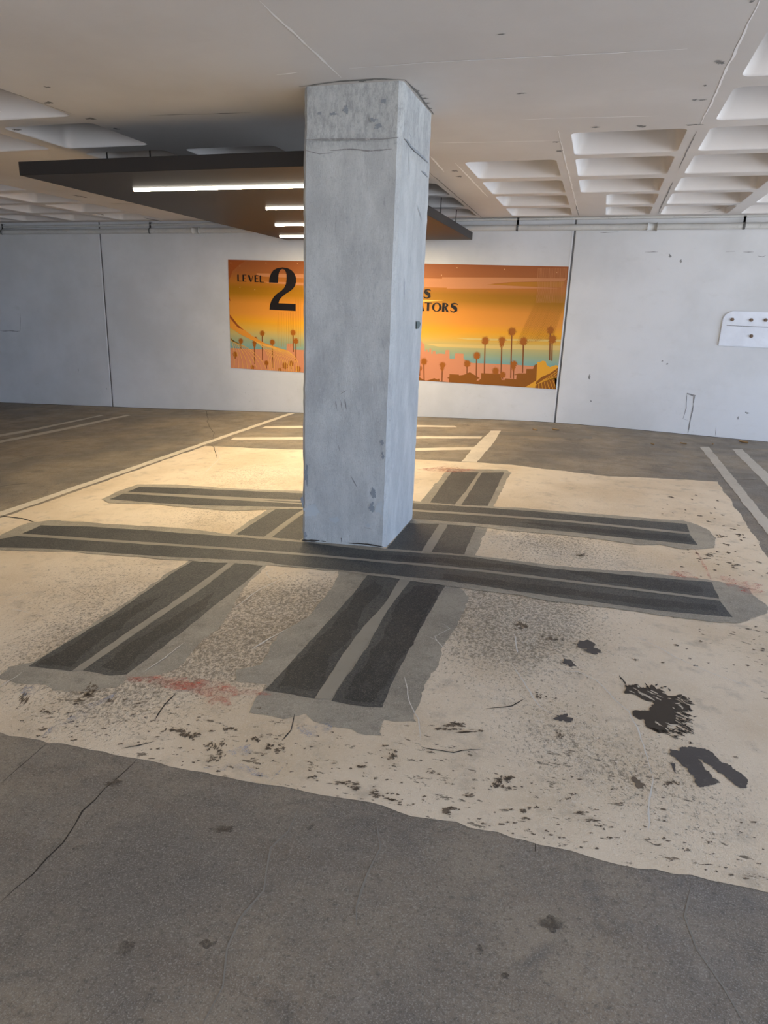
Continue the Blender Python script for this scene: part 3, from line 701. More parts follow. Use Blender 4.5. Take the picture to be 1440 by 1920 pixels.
    two = W([(680, 478), (686, 410), (708, 345), (745, 295), (800, 264), (880, 252), (955, 262), (1015, 292), (1058, 340), (1085, 405), (1087, 470), (1068, 530), (1030, 580), (980, 618), (920, 655), (870, 695), (838, 735), (822, 788), (1080, 800), (1080, 905), (688, 885), (692, 820), (712, 755), (752, 690), (805, 640), (860, 605), (905, 560), (932, 500), (943, 430), (942, 360), (930, 315), (908, 285), (878, 277), (850, 288), (830, 325), (818, 385), (813, 482)], A)
    letters('numeral', [two], 'large black numeral 2')
    def glyph(c, w, h):
        """letter strokes in a unit box scaled to w, h"""
        q = []; R_ = lambda a, b_, c_, d: [(a, b_), (c_, b_), (c_, d), (a, d)]
        if c == 'L': q = [R_(0, 0, .34, 1), R_(.3, 0, 1, .09)]
        elif c == 'E': q = [R_(0, 0, .38, 1), R_(.34, 0, 1, .09), R_(.34, .46, .85, .55), R_(.34, .91, 1, 1)]
        elif c == 'V': q = [[(0, 1), (.36, 1), (.66, 0), (.46, 0)], [(.66, 0), (.57, .1), (.9, 1), (1, 1)]]
        elif c == 'A': q = [[(.44, 1), (.64, 1), (1, 0), (.64, 0)], [(.44, 1), (.5, .84), (.1, 0), (0, 0)], R_(.22, .24, .7, .33)]
        elif c == 'T': q = [R_(0, .91, 1, 1), R_(.33, 0, .67, .95)]
        elif c in 'OR':
            def ring(cx, cy, rx, ry, ix, iy, dx, a0, a1, n=20):
                o = []; i_ = []
                for k in range(n + 1):
                    a = math.radians(a0 + (a1 - a0) * k / n); o.append((cx + rx * math.cos(a), cy + ry * math.sin(a))); i_.append((cx + dx + ix * math.cos(a), cy + iy * math.sin(a)))
                return [[o[k], o[k + 1], i_[k + 1], i_[k]] for k in range(n)]
            if c == 'O': q = ring(.5, .5, .5, .51, .26, .43, -.02, 0, 360)
            else: q = [R_(0, 0, .36, 1)] + ring(.36, .74, .52, .26, .20, .18, .0, -90, 90, 10) + [[(.34, .5), (.62, .5), (1, 0), (.64, 0)]]
        elif c == 'S':
            P = [(.93, .80), (.80, .93), (.52, .97), (.22, .88), (.2, .70), (.45, .56), (.74, .40), (.80, .22), (.52, .03), (.2, .06), (.05, .2)]
            wd = [.03, .06, .07, .12, .17, .2, .2, .15, .08, .07, .03]
            Lp = []; Rp = []
            for i, p in enumerate(P):
                t = Vector(P[min(i + 1, 10)]) - Vector(P[max(i - 1, 0)]); t.normalize(); nn = Vector((-t.y, t.x))
                Lp.append(tuple(Vector(p) + nn * wd[i])); Rp.append(tuple(Vector(p) - nn * wd[i]))
            q = [[Lp[i], Lp[i + 1], Rp[i + 1], Rp[i]] for i in range(10)]
        return q
    def word(items):
        out = []
        for ch, (ax, ay), (bx, by) in items:      # photo corners: top-left and bottom-right
            a = onwall((ax, ay)); b = onwall((bx, by))
            for g in glyph(ch, 1, 1): out.append([(a[0] + (b[0] - a[0]) * u, b[1] + (a[1] - b[1]) * v) for u, v in g])
        return out
    s8 = lambda x, y: (420 + x / 8, 470 + y / 8)
    letters('lettering', word([('L', s8(204, 358), s8(268, 463)), ('E', s8(280, 360), s8(340, 466)), ('V', s8(358, 366), s8(446, 470)), ('E', s8(462, 368), s8(522, 474)), ('L', s8(538, 372), s8(602, 478))]), 'small black word LEVEL')
    s9 = lambda x, y: (780 + x / 9, 480 + y / 9)
    letters('lettering', word([('S', s9(132, 560), s9(258, 716))]), 'small black letter S')
    ww = [('A', s9(8, 780), s9(145, 930)), ('T', s9(150, 784), s9(262, 928)), ('O', s9(275, 786), s9(430, 942)), ('R', s9(448, 790), s9(555, 945)), ('S', s9(580, 794), s9(708, 950))]
    letters('lettering', word(ww), 'small black word ending in ATORS')
mural()

# ------------------------------------------------------------------ pale ground patch around the column
def patch():
    far = [(-4.19, 7.02)] + fl([(395, 837), (470, 840), (564, 843), (680, 852), (776, 861), (870, 866), (960, 872), (1060, 884), (1140, 893), (1250, 898), (1345, 903)])
    near = fl([(1440, 1672), (1230, 1634), (1040, 1592), (855, 1545), (720, 1514), (600, 1490), (450, 1462), (300, 1430), (150, 1403), (0, 1376)])
    poly = far + fl([(1385, 960), (1437, 1043)]) + [(1.17, 1.72)] + near + [(-4.20, 1.70)]
    poly = rag(poly, .04, .010, 3, 5)
    # keep the column's foot clear
    bm = bmesh.new(); add_sheet(bm, [poly], .0008, fz, .07)
    o = obj('concrete_patch', bm, M['patch'])
    tag(o, 'large pale ground-down rectangle of floor concrete around the column', 'floor patch')
    n = len(o.data.vertices); co = np.empty(n * 3); o.data.vertices.foreach_get('co', co); co = co.reshape(-1, 3)
    dens = np.full(n, .12); dirt = np.full(n, .2)
    for (px, py, a, s) in ((300, 1200, .75, .42), (180, 1090, .5, .4), (420, 1180, .5, .3), (600, 1130, .8, .32), (540, 1230, .5, .3), (950, 1150, .75, .30), (1000, 1120, .5, .35), (900, 1300, .22, .35), (1060, 1400, .42, .18), (1330, 1520, .38, .2), (1000, 1010, .6, .3), (1150, 1050, .45, .35),
                           (420, 965, .55, .5), (470, 890, .55, .5), (1080, 940, .3, .6), (1300, 1350, .15, .3), (1200, 1450, .15, .25), (60, 1240, .35, .3), (200, 1340, .4, .2), (960, 1220, .4, .25)):
        c = onfloor((px, py)); d2 = (co[:, 0] - c[0]) ** 2 + (co[:, 1] - c[1]) ** 2
        dens += a * np.exp(-d2 / (2 * s * s))
    for (px, py, a, s) in ((300, 1360, .7, .25), (500, 1420, .7, .25), (750, 1450, .7, .3), (1000, 1480, .7, .3), (1150, 1560, .8, .25), (1300, 1600, .8, .2), (1380, 1180, .7, .4), (1330, 1030, .8, .35), (1420, 1300, .4, .3), (100, 1320, .6, .2), (1300, 950, .4, .4), (880, 1500, .5, .2)):
        c = onfloor((px, py)); d2 = (co[:, 0] - c[0]) ** 2 + (co[:, 1] - c[1]) ** 2
        dirt += a * np.exp(-d2 / (2 * s * s))
    for nm, arr in (('dens', np.clip(dens, 0, 1)), ('dirt', np.clip(dirt, 0, 1))):
        at = o.data.attributes.new(nm, 'FLOAT', 'POINT'); at.data.foreach_set('value', arr.astype(np.float32))
patch()

# ------------------------------------------------------------------ saw-cut repair strips
def strip(name_label, halo, bands, lines, cores, lift, worn=()):
    c = halo[0]; cx = sum(p[0] for p in c) / len(c); cy = sum(p[1] for p in c) / len(c)
    root = empty('repair_strip', (cx, cy, float(fz(cx, cy))))
    tag(root, name_label, 'floor repair strip', 'dark repair strips crossing at the column')
    for i, h in enumerate(halo):
        sheet('cement_film', [rag(h, .025, .009, i + int(lift * 9e3), 6)], lift, M['film'], root)
    for i, b in enumerate(bands):
        sheet('dark_band', [rag(b, .03, .003, i + 5 + int(lift * 9e3), 9)], lift + .0005, M['band'] if i not in worn else M['bandw'], root)
    for i, b in enumerate(cores):
        sheet('dark_core', [rag(b, .03, .014, i + 11, 6)], lift + .0010, M['core'], root)
    for i, b in enumerate(lines):
        sheet('center_line', [rag(b, .05, .003, i + 17, 8)], lift + .0014, M['line'], root)
Z1 = ((0, 820), 2.483); Z2 = ((760, 800), 2.118); Z3 = ((420, 1000), 3.)
f1 = lambda p: fl(p, *Z1); f2 = lambda p: fl(p, *Z2); f3 = lambda p: fl(p, *Z3)
# left strip, running away from the camera
lx0, lx1 = -2.16, -1.70
strip('dark repair strip running toward the camera left of the column',
      [f1([(5, 1120), (40, 1070), (150, 1050), (500, 830), (780, 635), (900, 565), (1060, 455), (1270, 325), (1380, 270)]) + [(-2.1, 6.45), (-1.62, 6.45), (-1.66, 4.6)] + f1([(1390, 540), (1240, 595), (1110, 720), (1050, 850), (900, 990), (820, 1080), (700, 1120), (590, 1130), (540, 1165), (400, 1190), (250, 1180), (210, 1150), (80, 1145)])],
      [f1([(130, 1068), (520, 830), (800, 635), (910, 570), (1080, 465), (1285, 333)]) + [(-2.09, 6.3), (-1.95, 6.3)] + f1([(1388, 350), (1215, 478), (1062, 590), (880, 720), (600, 905), (335, 1090)]),
       f1([(385, 1088), (620, 922), (910, 728), (1090, 592), (1240, 485), (1400, 365)]) + [(-1.92, 6.3), (-1.74, 6.3), (-1.73, 4.2)] + f1([(1395, 480), (1240, 585), (1160, 660), (980, 800), (860, 900), (690, 1030), (590, 1105), (510, 1112)])],
      [f1([(338, 1088), (600, 905), (880, 720), (1064, 585), (1090, 588), (905, 730), (620, 922), (388, 1085)]), f1([(1212, 478), (1300, 412), (1390, 350), (1396, 364), (1240, 480)]) + []],
      [f1([(170, 1062), (520, 850), (640, 775), (760, 740), (640, 830), (460, 950), (330, 1072)]), f1([(470, 1070), (640, 940), (860, 800), (1000, 720), (960, 790), (780, 920), (640, 1020), (570, 1090)])], .0016)
# right strip
strip('dark repair strip running toward the camera right of the column, widest film on its right',
      [f3([(175, 925), (230, 860), (60, 830), (70, 770), (200, 740), (330, 560), (500, 440), (620, 280), (640, 205), (800, 200)]) + fl([(727, 1026), (771, 972)]) + f2([(60, 300), (110, 240), (170, 168)]) + f2([(300, 170), (400, 172), (420, 185), (395, 230), (350, 322), (330, 395), (285, 500), (262, 560), (195, 610)]) + f3([(1380, 360), (1310, 520), (1230, 640), (1200, 760), (1130, 860), (1100, 980), (1080, 1070), (960, 1055), (890, 1050), (885, 1145), (760, 1120), (640, 1090), (500, 1060), (460, 1020), (340, 1040), (150, 1010)])],
      [f3([(225, 885), (330, 780), (500, 590), (720, 350), (810, 232), (900, 120)]) + fl([(728, 1027), (772, 974)]) + f2([(95, 305), (140, 240), (185, 180), (292, 182), (245, 250), (200, 310), (145, 375), (65, 500), (10, 580)]) + f3([(995, 255), (910, 420), (800, 560), (700, 650), (600, 790), (510, 930)]),
       f3([(600, 945), (680, 820), (800, 650), (900, 460), (985, 340), (1060, 250)]) + f2([(35, 600), (100, 500), (175, 377), (222, 310), (302, 183), (393, 182), (360, 250), (325, 320), (285, 390), (230, 515), (165, 620)]) + f3([(1160, 440), (1050, 640), (960, 810), (890, 985), (740, 970)])],
      [f3([(510, 935), (600, 790), (700, 640), (780, 530), (900, 400), (1000, 250), (1060, 250), (985, 350), (905, 460), (860, 545), (780, 660), (690, 800), (600, 935)]), f2([(62, 502), (100, 440), (143, 375), (177, 377), (140, 440), (102, 502)]), f2([(195, 312), (245, 250), (292, 182), (304, 183), (260, 255), (222, 312)])],
      [f3([(300, 860), (420, 700), (540, 600), (640, 480), (760, 330), (850, 270), (890, 300), (760, 470), (760, 540), (640, 660), (590, 700), (560, 820), (500, 890)]), f3([(680, 930), (820, 700), (900, 580), (960, 440), (1060, 300), (1200, 290), (1180, 400), (1040, 640), (900, 860), (830, 950)])], .0016)
# back strip, parallel to the wall
strip('dark repair strip parallel to the wall, passing behind the column',
      [f1([(470, 290), (560, 250), (640, 220), (830, 222), (1100, 240), (1400, 252)]) + f2([(30, 296), (200, 312), (420, 322), (700, 345), (1100, 375), (1140, 385), (1200, 410), (1236, 445), (1225, 482), (1160, 488), (1090, 488), (1010, 470), (930, 470), (860, 462), (700, 440), (420, 415), (300, 400), (30, 385)]) + f1([(1400, 335), (1290, 335), (1100, 345), (900, 330), (700, 312), (500, 306)])],
      [f1([(595, 255), (650, 232), (830, 237), (1120, 250), (1400, 262)]) + f2([(30, 305), (220, 318), (430, 332), (760, 360), (1115, 388), (1130, 422), (760, 385), (430, 357), (150, 338), (30, 330)]) + f1([(1400, 294), (1200, 286), (830, 268)]),
       f1([(510, 290), (575, 264), (830, 276), (1200, 293), (1400, 302)]) + f2([(30, 338), (150, 346), (430, 365), (760, 393), (1130, 430), (1160, 472), (900, 446), (600, 415), (300, 388), (30, 368)]) + f1([(1400, 327), (1100, 322), (900, 318), (700, 305)])],
      [f1([(610, 257), (830, 267), (1200, 286), (1400, 294), (1400, 302), (1200, 293), (830, 276), (580, 264)]) + f2([(30, 338)]) , f2([(25, 331), (150, 338), (430, 357), (760, 385), (1130, 422), (1132, 430), (760, 393), (430, 365), (150, 346), (25, 338)])],
      [f2([(430, 380), (700, 400), (900, 420), (1120, 440), (1145, 462), (900, 438), (600, 405)])], .0034)
# front strip, parallel to the wall
strip('dark repair strip parallel to the wall, passing just in front of the column',
      [f1([(-120, 505), (0, 460), (60, 430), (130, 400), (250, 388), (520, 405), (900, 430), (1080, 455), (1290, 470), (1400, 480)]) + f2([(-20, 490), (240, 510), (600, 555), (1000, 585), (1220, 612), (1280, 625), (1350, 640), (1390, 680), (1440, 715), (1438, 742), (1370, 768), (1330, 780), (1200, 775), (1000, 750), (800, 720), (560, 690), (400, 665), (200, 640), (0, 612)]) + f3([(1000, 262), (640, 215), (240, 180)]) + f1([(1240, 600), (1100, 590), (900, 578), (700, 565), (330, 535), (150, 530), (-120, 525)])],
      [f1([(105, 450), (190, 412), (420, 418), (640, 432), (1080, 465), (1300, 482), (1400, 490)]) + f2([(-160, 490), (0, 500), (240, 518), (600, 568), (1000, 602), (1215, 620), (1245, 685), (760, 625), (430, 585), (60, 545), (-100, 533)]) + f1([(1400, 542), (1000, 512), (600, 484)]),
       f1([(-100, 500), (-20, 480), (85, 460), (350, 478), (600, 495), (1000, 522), (1400, 552)]) + f2([(-100, 541), (60, 555), (430, 596), (760, 636), (1250, 694), (1300, 760), (1000, 732), (700, 692), (400, 650), (150, 612), (0, 598)]) + f3([(1000, 245), (700, 215), (300, 175)]) + f1([(1230, 580), (1000, 568), (800, 560), (500, 540), (200, 520), (-100, 512)])],
      [f1([(85, 452), (600, 485), (1000, 512), (1400, 542)]) + f2([(-100, 533), (60, 546), (430, 587), (760, 627), (1248, 687), (1250, 695), (760, 635), (430, 595), (60, 554), (-100, 541)]) + f1([(1400, 552), (1000, 522), (600, 496), (85, 462)])],
      [f2([(640, 575), (780, 582), (1000, 610), (1180, 640), (1190, 665), (1000, 648), (760, 612)]), f2([(150, 588), (430, 620), (700, 655), (1000, 690), (1230, 712), (1240, 735), (1000, 718), (700, 676), (430, 645), (150, 606)]), f2([(-60, 510), (200, 530), (500, 565), (620, 585), (500, 580), (200, 548), (-60, 528)]) ], .0034)

# ------------------------------------------------------------------ painted lines
def pline(polys, label, mat='white', off=.0014, grp=None, name='parking_line', amp=.006):
    o = sheet(name, [rag(p, .06, amp, 3 + i, 6) for i, p in enumerate(polys)], off, M[mat])
    return tag(o, label, 'parking line', grp)
H = ((0, 740), 2.483); Kx = ((760, 760), 2.118)
pline([[(-4.36, 2.0), (-4.25, 2.0), (-4.22, 9.66), (-4.31, 9.66)]], 'long white painted line left of the pale patch, running to the wall')
pline([fl([(-300, 186 + 45), (0, 186), (160, 158), (470, 95), (487, 96), (160, 167), (0, 196), (-300, 241)], *H)], 'thin white line far left, the farther of the pair by the left wall joint', 'whitec')
pline([fl([(-300, 268), (0, 214), (300, 155), (590, 94), (612, 96), (300, 165), (0, 225), (-300, 280)], *H)], 'white line far left, the nearer of the pair by the left wall joint', 'whitec')
pline([fl([(498, 799.5), (564, 798.5), (700, 808), (776, 818.5), (905, 818.5), (901, 822.5), (776, 822.5), (700, 812), (564, 803), (490, 803)])], 'white crossbar line behind the column, between two others', 'white', .0016)
pline([fl([(440, 820.5), (564, 819.5), (700, 831), (776, 840.5), (890, 838.5), (886, 843.5), (776, 845.5), (700, 836), (564, 824.5), (432, 825)])], 'white crossbar line behind the column, nearest the pale patch', 'white', .0016)
pline([fl([(700, 793), (781, 797), (853, 798.5), (857, 801.5), (781, 800.5), (700, 797)])], 'white crossbar line behind the column, nearest the wall', 'white', .0016)
pline([fl([(340, 101), (378, 101), (350, 150), (283, 226), (222, 224), (270, 168)], *Kx)], 'short thick white line reaching the far edge of the pale patch', 'white', .0020)
pline([fl([(372, 104), (560, 112), (740, 122), (742, 134), (600, 128), (375, 118)], *Kx)], 'faint ghost of a removed line near the mural wall, right side', 'ghost')
pline([[onfloor((1312, 838)), onfloor((1329, 838)), onfloor((1440, 975)), (1.39, 4.2), (1.27, 4.2), onfloor((1440, 1003))]], 'white painted line right of the pale patch, nearer the patch', 'whitec')
pline([[onfloor((1372, 842)), onfloor((1391, 842)), onfloor((1440, 888)), (1.76, 5.0), (1.63, 5.0), onfloor((1440, 911))]], 'white painted line at far right, farther from the patch', 'whitec')
pline([fl([(612, 94), (760, 94), (915, 104), (910, 111), (760, 104), (615, 99)], *H)], 'faint ghost of a removed line left of the mural, near the wall', 'ghost')
pline([fl([(1295, 158), (1440, 160), (1440, 174), (1290, 168)], *Kx)], 'faint ghost of a removed line at the right edge near the wall', 'ghost')

# ------------------------------------------------------------------ oil stains
OS = ((1150, 1240), 4.966)
fo = lambda p: fl(p, *OS)
st = fo([(50, 135), (85, 165), (130, 235), (165, 228), (215, 215), (240, 240), (300, 255), (318, 262), (296, 205), (335, 260), (352, 222), (385, 240), (400, 258), (430, 262), (455, 280), (480, 300), (520, 330), (555, 325), (620, 310), (650, 318), (600, 345), (575, 360), (610, 385), (680, 400), (715, 425), (722, 450), (680, 460), (650, 478), (610, 475), (570, 465), (590, 520), (575, 560), (610, 590), (560, 590), (520, 590), (500, 620), (550, 655), (500, 665), (430, 675), (380, 655), (320, 615), (290, 580), (285, 545), (225, 545), (185, 510), (175, 465), (200, 460), (250, 465), (340, 462), (345, 430), (385, 400), (365, 375), (320, 375), (260, 350), (200, 315), (150, 300), (105, 305), (90, 290), (120, 275), (115, 225)])
ra = rag(st, .006, .0035, 3, 55)
frag = [blob(*onfloor((1150 + x / 4.966, 1240 + y / 4.966)), a * .0005, b * .0005, s, s, .7, 18) for s, (x, y, a, b) in enumerate(((640, 560, 26, 8), (660, 600, 22, 8), (600, 620, 26, 10), (690, 640, 20, 5), (560, 640, 26, 8), (720, 380, 12, 6), (700, 500, 18, 5), (760, 520, 26, 4), (640, 660, 24, 6), (520, 690, 26, 4), (480, 240, 16, 8), (520, 270, 22, 6), (640, 690, 14, 12), (720, 765, 16, 10), (660, 340, 14, 6), (450, 250, 10, 12), (600, 700, 20, 4), (400, 225, 14, 8), (610, 535, 20, 8)))]
for i in range(170):
    t = random.random(); e1 = random.random()
    if i < 110: x = 560 + 150 * random.random() ** 1.5 + 30 * t; y = 330 + 340 * t
    elif i < 140: x = 380 + 260 * t; y = 640 + 90 * random.random() * t + 20 * t
    else: x = 130 + 330 * t; y = 215 + 60 * e1 + 60 * t
    c = onfloor((1150 + x / 4.966, 1240 + y / 4.966))
    frag.append(blob(c[0], c[1], random.uniform(.004, .017), random.uniform(.0015, .0045), -.55 + random.gauss(0, .25), i, .8, 14))
bm = bmesh.new(); add_sheet(bm, [ra] + frag, .0024, fz, .3)
slits = []
for (x, y, a) in ((330, 340, 30), (300, 320, 34), (355, 300, 22), (410, 350, 20), (380, 290, 22), (250, 300, 26), (200, 260, 18), (430, 330, 14), (415, 585, 24), (520, 590, 20), (530, 620, 16), (620, 420, 16), (600, 400, 14), (640, 440, 12), (560, 440, 10), (500, 640, 16), (470, 300, 12), (520, 350, 10), (230, 240, 16), (175, 290, 14)):
    c = onfloor((1150 + x / 4.966, 1240 + y / 4.966)); slits.append(blob(c[0], c[1], a * .0007, a * .00016 + .0012, -.55 + random.gauss(0, .3), x, .6, 16))
add_sheet(bm, slits, .0028, fz, 0, 1)
tag(obj('oil_stain', bm, [M['oil'], M['bare']]), 'dark brown splashed oil stain on the pale patch, front right', 'oil stain')
s2 = fo([(520, 825), (600, 835), (640, 800), (700, 810), (760, 795), (800, 820), (850, 820), (910, 850), (950, 890), (980, 930), (1080, 980), (1150, 1030), (1230, 1065), (1255, 1110), (1235, 1150), (1225, 1200), (1170, 1185), (1130, 1140), (1080, 1110), (1020, 1060), (960, 1040), (930, 990), (870, 960), (800, 915), (830, 970), (870, 1030), (920, 1090), (985, 1130), (960, 1150), (890, 1150), (860, 1180), (790, 1175), (760, 1130), (770, 1100), (700, 1030), (640, 960), (590, 910), (540, 870)])
bm = bmesh.new(); add_sheet(bm, [rag(s2, .005, .006, 8, 40), rag(fo([(500, 935), (560, 955), (580, 1000), (575, 1055), (545, 985)]), .01, .005, 5, 40)], .0024, fz, .3)
tag(obj('oil_stain', bm, M['oil2']), 'faded grey forked oil stain on the pale patch, nearest the right front corner', 'oil stain')

def pxblob(x, y, a, b, seed, rough=.6, n=26):
    c = onfloor((x, y)); e = onfloor((x + a, y)); h = onfloor((x, y - b))
    return blob(c[0], c[1], math.dist(c, e), math.dist(c, h), 0.28, seed, rough, n)
def rblob(x, y, a, b, seed): return pxblob(x, y, a, b, seed, .75, 30)
o = sheet('oil_spot', [pxblob(1100, 1209, 17, 8, 3, .3), pxblob(1112, 1222, 14, 5, 4)], .0024, M['oil2'], res=0); tag(o, 'round dark spot below the right end of the front repair strip', 'oil stain', 'small dark oil spots')
o = sheet('oil_spot', [pxblob(1066, 1244, 11, 6, 5)], .0024, M['oil2'], res=0); tag(o, 'small dark brown spot left of the round grey spot', 'oil stain', 'small dark oil spots')
o = sheet('oil_spot', [pxblob(1055, 1347, 13, 6, 6)], .0024, M['oil2'], res=0); tag(o, 'small dark spot left of the big splashed stain', 'oil stain', 'small dark oil spots')
o = sheet('oil_spot', [pxblob(1196, 1470, 11, 8, 7, .8)], .0024, M['dirt2'], res=0); tag(o, 'small dark spot below left of the grey forked stain', 'oil stain', 'small dark oil spots')

# flaked grime and tyre dirt scattered on the patch: uncountable
gr = []
named = [(330, 1372, 24, 8), (352, 1380, 14, 10), (395, 1400, 12, 10), (412, 1412, 12, 9), (398, 1425, 12, 6), (420, 1395, 9, 6), (160, 1300, 20, 9), (150, 1318, 14, 6), (175, 1290, 12, 8), (45, 1308, 8, 14), (88, 1334, 12, 4), (210, 1315, 12, 4), (368, 1378, 10, 5), (475, 1388, 12, 8), (510, 1400, 18, 8), (430, 1368, 14, 6), (640, 1468, 20, 6), (668, 1478, 24, 6), (700, 1488, 20, 7), (735, 1500, 18, 5), (585, 1458, 14, 4),
         (737, 1418, 10, 9), (675, 1438, 14, 4), (808, 1448, 12, 4), (845, 1520, 22, 8), (945, 1462, 20, 11), (930, 1472, 14, 8), (955, 1478, 14, 5), (880, 1490, 14, 5), (985, 1520, 14, 6), (985, 1535, 10, 4), (1090, 1525, 18, 4), (1110, 1538, 18, 4), (1125, 1550, 12, 3), (1145, 1572, 12, 2.5), (1075, 1490, 7, 4), (1065, 1498, 6, 3), (1160, 1508, 14, 4), (1235, 1585, 10, 2), (1290, 1595, 8, 4), (1330, 1580, 7, 3), (1325, 1622, 20, 1.5),
         (975, 1174, 20, 7), (1035, 1197, 22, 5), (1010, 1306, 10, 6), (1192, 1238, 6, 3), (855, 1360, 26, 8), (880, 1372, 30, 6), (830, 1368, 20, 4), (640, 1040, 40, 3), (1090, 1042, 18, 3), (1250, 998, 10, 3), (1352, 1005, 10, 4), (1385, 1003, 8, 3), (1375, 1060, 14, 2), (1320, 1048, 12, 2), (1040, 1310, 6, 2), (1260, 1470, 14, 6), (1380, 1420, 6, 2), (1050, 1380, 8, 6)]
for i, (x, y, a, b) in enumerate(named):
    for j in range(11):
        gr.append(rblob(x + random.gauss(0, .45) * a, y + random.gauss(0, .45) * b, a * random.uniform(.08, .3), b * random.uniform(.10, .3), i * 13 + j))
for i in range(420):
    x = random.uniform(0, 1440); e = random.random()
    yl = 1376 + (x / 1440) * 296
    y = yl - 8 - abs(random.gauss(0, 75)) if e < .72 else random.uniform(920, 1250)
    if e >= .72: x = random.uniform(1240, 1440)
    if y < 1300 and x < 800: continue
    if e >= .72 and y < 903 + (x - 1345) * 1.5 + 12: continue
    s = random.uniform(.7, 2.6) * (1 if e < .72 else .8)
    gr.append(pxblob(x, y, s * random.uniform(1, 2.4), s * .6, i + 900, .8, 12))
sheet('surface_grime', gr, .0021, M['dirt2'], res=0)
tag(bpy.data.objects['surface_grime'], 'brown flakes of grime scattered over the front of the pale patch', 'dirt', kind='stuff')

# pale hairline cracks filled in the patch: belong to the patch surface
pc = [([(1025, 1257), (1085, 1262), (1118, 1278), (1150, 1310), (1180, 1335), (1196, 1365), (1206, 1400), (1222, 1455)], .005),
      ([(1180, 1190), (1220, 1208), (1270, 1235), (1330, 1262), (1400, 1288), (1440, 1300)], .004), ([(960, 1245), (985, 1290), (1010, 1325), (1040, 1345)], .006),
      ([(965, 1190), (972, 1225)], .008), ([(1222, 1455), (1216, 1500), (1214, 1560)], .006), ([(405, 838), (412, 860), (400, 872), (380, 890)], .012), ([(440, 1140), (490, 1105), (530, 1085)], .008),
      ([(790, 1190), (815, 1200), (830, 1215), (815, 1195), (845, 1180), (830, 1170)], .004), ([(345, 1205), (300, 1240), (270, 1262)], .007), ([(470, 1220), (510, 1195), (540, 1180)], .008), ([(545, 1075), (510, 1088), (500, 1075), (520, 1060)], .006),
      ([(760, 1270), (768, 1320), (782, 1350), (785, 1390)], .005), ([(0, 1130), (60, 1110)], .006), ([(20, 1145), (60, 1150)], .005), ([(0, 1290), (40, 1262)], .005)]
bm = bmesh.new()
for k, (p, w) in enumerate(pc): add_sheet(bm, [ribbon(fl(p), w * .7, k, .005, step=.03)[0]], .0040, fz, .25, 0)
for k, (p, w) in enumerate((([(0, 967), (40, 972), (65, 980)], .012), ([(385, 830), (400, 838), (408, 860)], .006), ([(548, 1340), (545, 1370), (530, 1390)], .004), ([(228, 1406), (262, 1398), (290, 1390)], .006), ([(330, 1300), (310, 1320), (290, 1350)], .005), ([(1210, 1575), (1230, 1585)], .006), ([(790, 1400), (850, 1412), (900, 1405)], .004), ([(910, 1330), (960, 1325), (985, 1310)], .004))):
    add_sheet(bm, [ribbon(fl(p), w, k, .006, step=.03)[0]], .0024, fz, .25, 1)
tag(obj('hairline_cracks', bm, [M['crackl'], M['crackd']]), 'thin white hairline cracks wandering over the pale patch', 'cracks', kind='stuff')

# ------------------------------------------------------------------ sprayed marks
def mark(polys, label, mat='red', off=.0046, cat='paint mark'):
    o = sheet('spray_mark', polys, off, M[mat], res=0); tag(o, label, cat, 'sprayed layout marks' if mat == 'red' else None); return o
mark([rag(fl([(235, 1268), (300, 1270), (380, 1276), (450, 1290), (520, 1305), (450, 1302), (420, 1312), (380, 1300), (340, 1296), (280, 1284), (240, 1282)]), .03, .012, 3, 9), pxblob(424, 1306, 22, 14, 3), pxblob(345, 1285, 40, 10, 8)], 'red sprayed smear between the two strips nearest the camera')
mark([rag(fl([(780, 880), (820, 876), (860, 878), (905, 882), (870, 886), (820, 886)]), .03, .02, 3, 9), pxblob(843, 881, 24, 5, 5)], 'red sprayed smear at the far end of the right strip, beside the column')
mark([ribbon(fl([(1303, 1030), (1316, 1055), (1332, 1092)]), .014, 3, .01)[0]], 'thin red sprayed line between the right ends of two strips')
mark([pxblob(1280, 1080, 24, 6, 5), pxblob(1385, 1095, 30, 8, 9), pxblob(1410, 1110, 22, 6, 2)], 'faint red spray dust at the right edge of the patch')
mark([ribbon(fl([(215, 1298), (180, 1325), (130, 1355), (80, 1384)]), .035, 3, .02)[0], pxblob(60, 1295, 18, 9, 4), pxblob(590, 1370, 30, 12, 4), pxblob(450, 1408, 18, 8, 6), ribbon(fl([(530, 1440), (500, 1462)]), .02, 5, .01)[0], ribbon(fl([(380, 1444), (450, 1440), (500, 1464)]), .03, 6, .01)[0]], 'pale blue chalk streaks at the front left of the patch', 'blue', .0030)['kind'] = 'stuff'

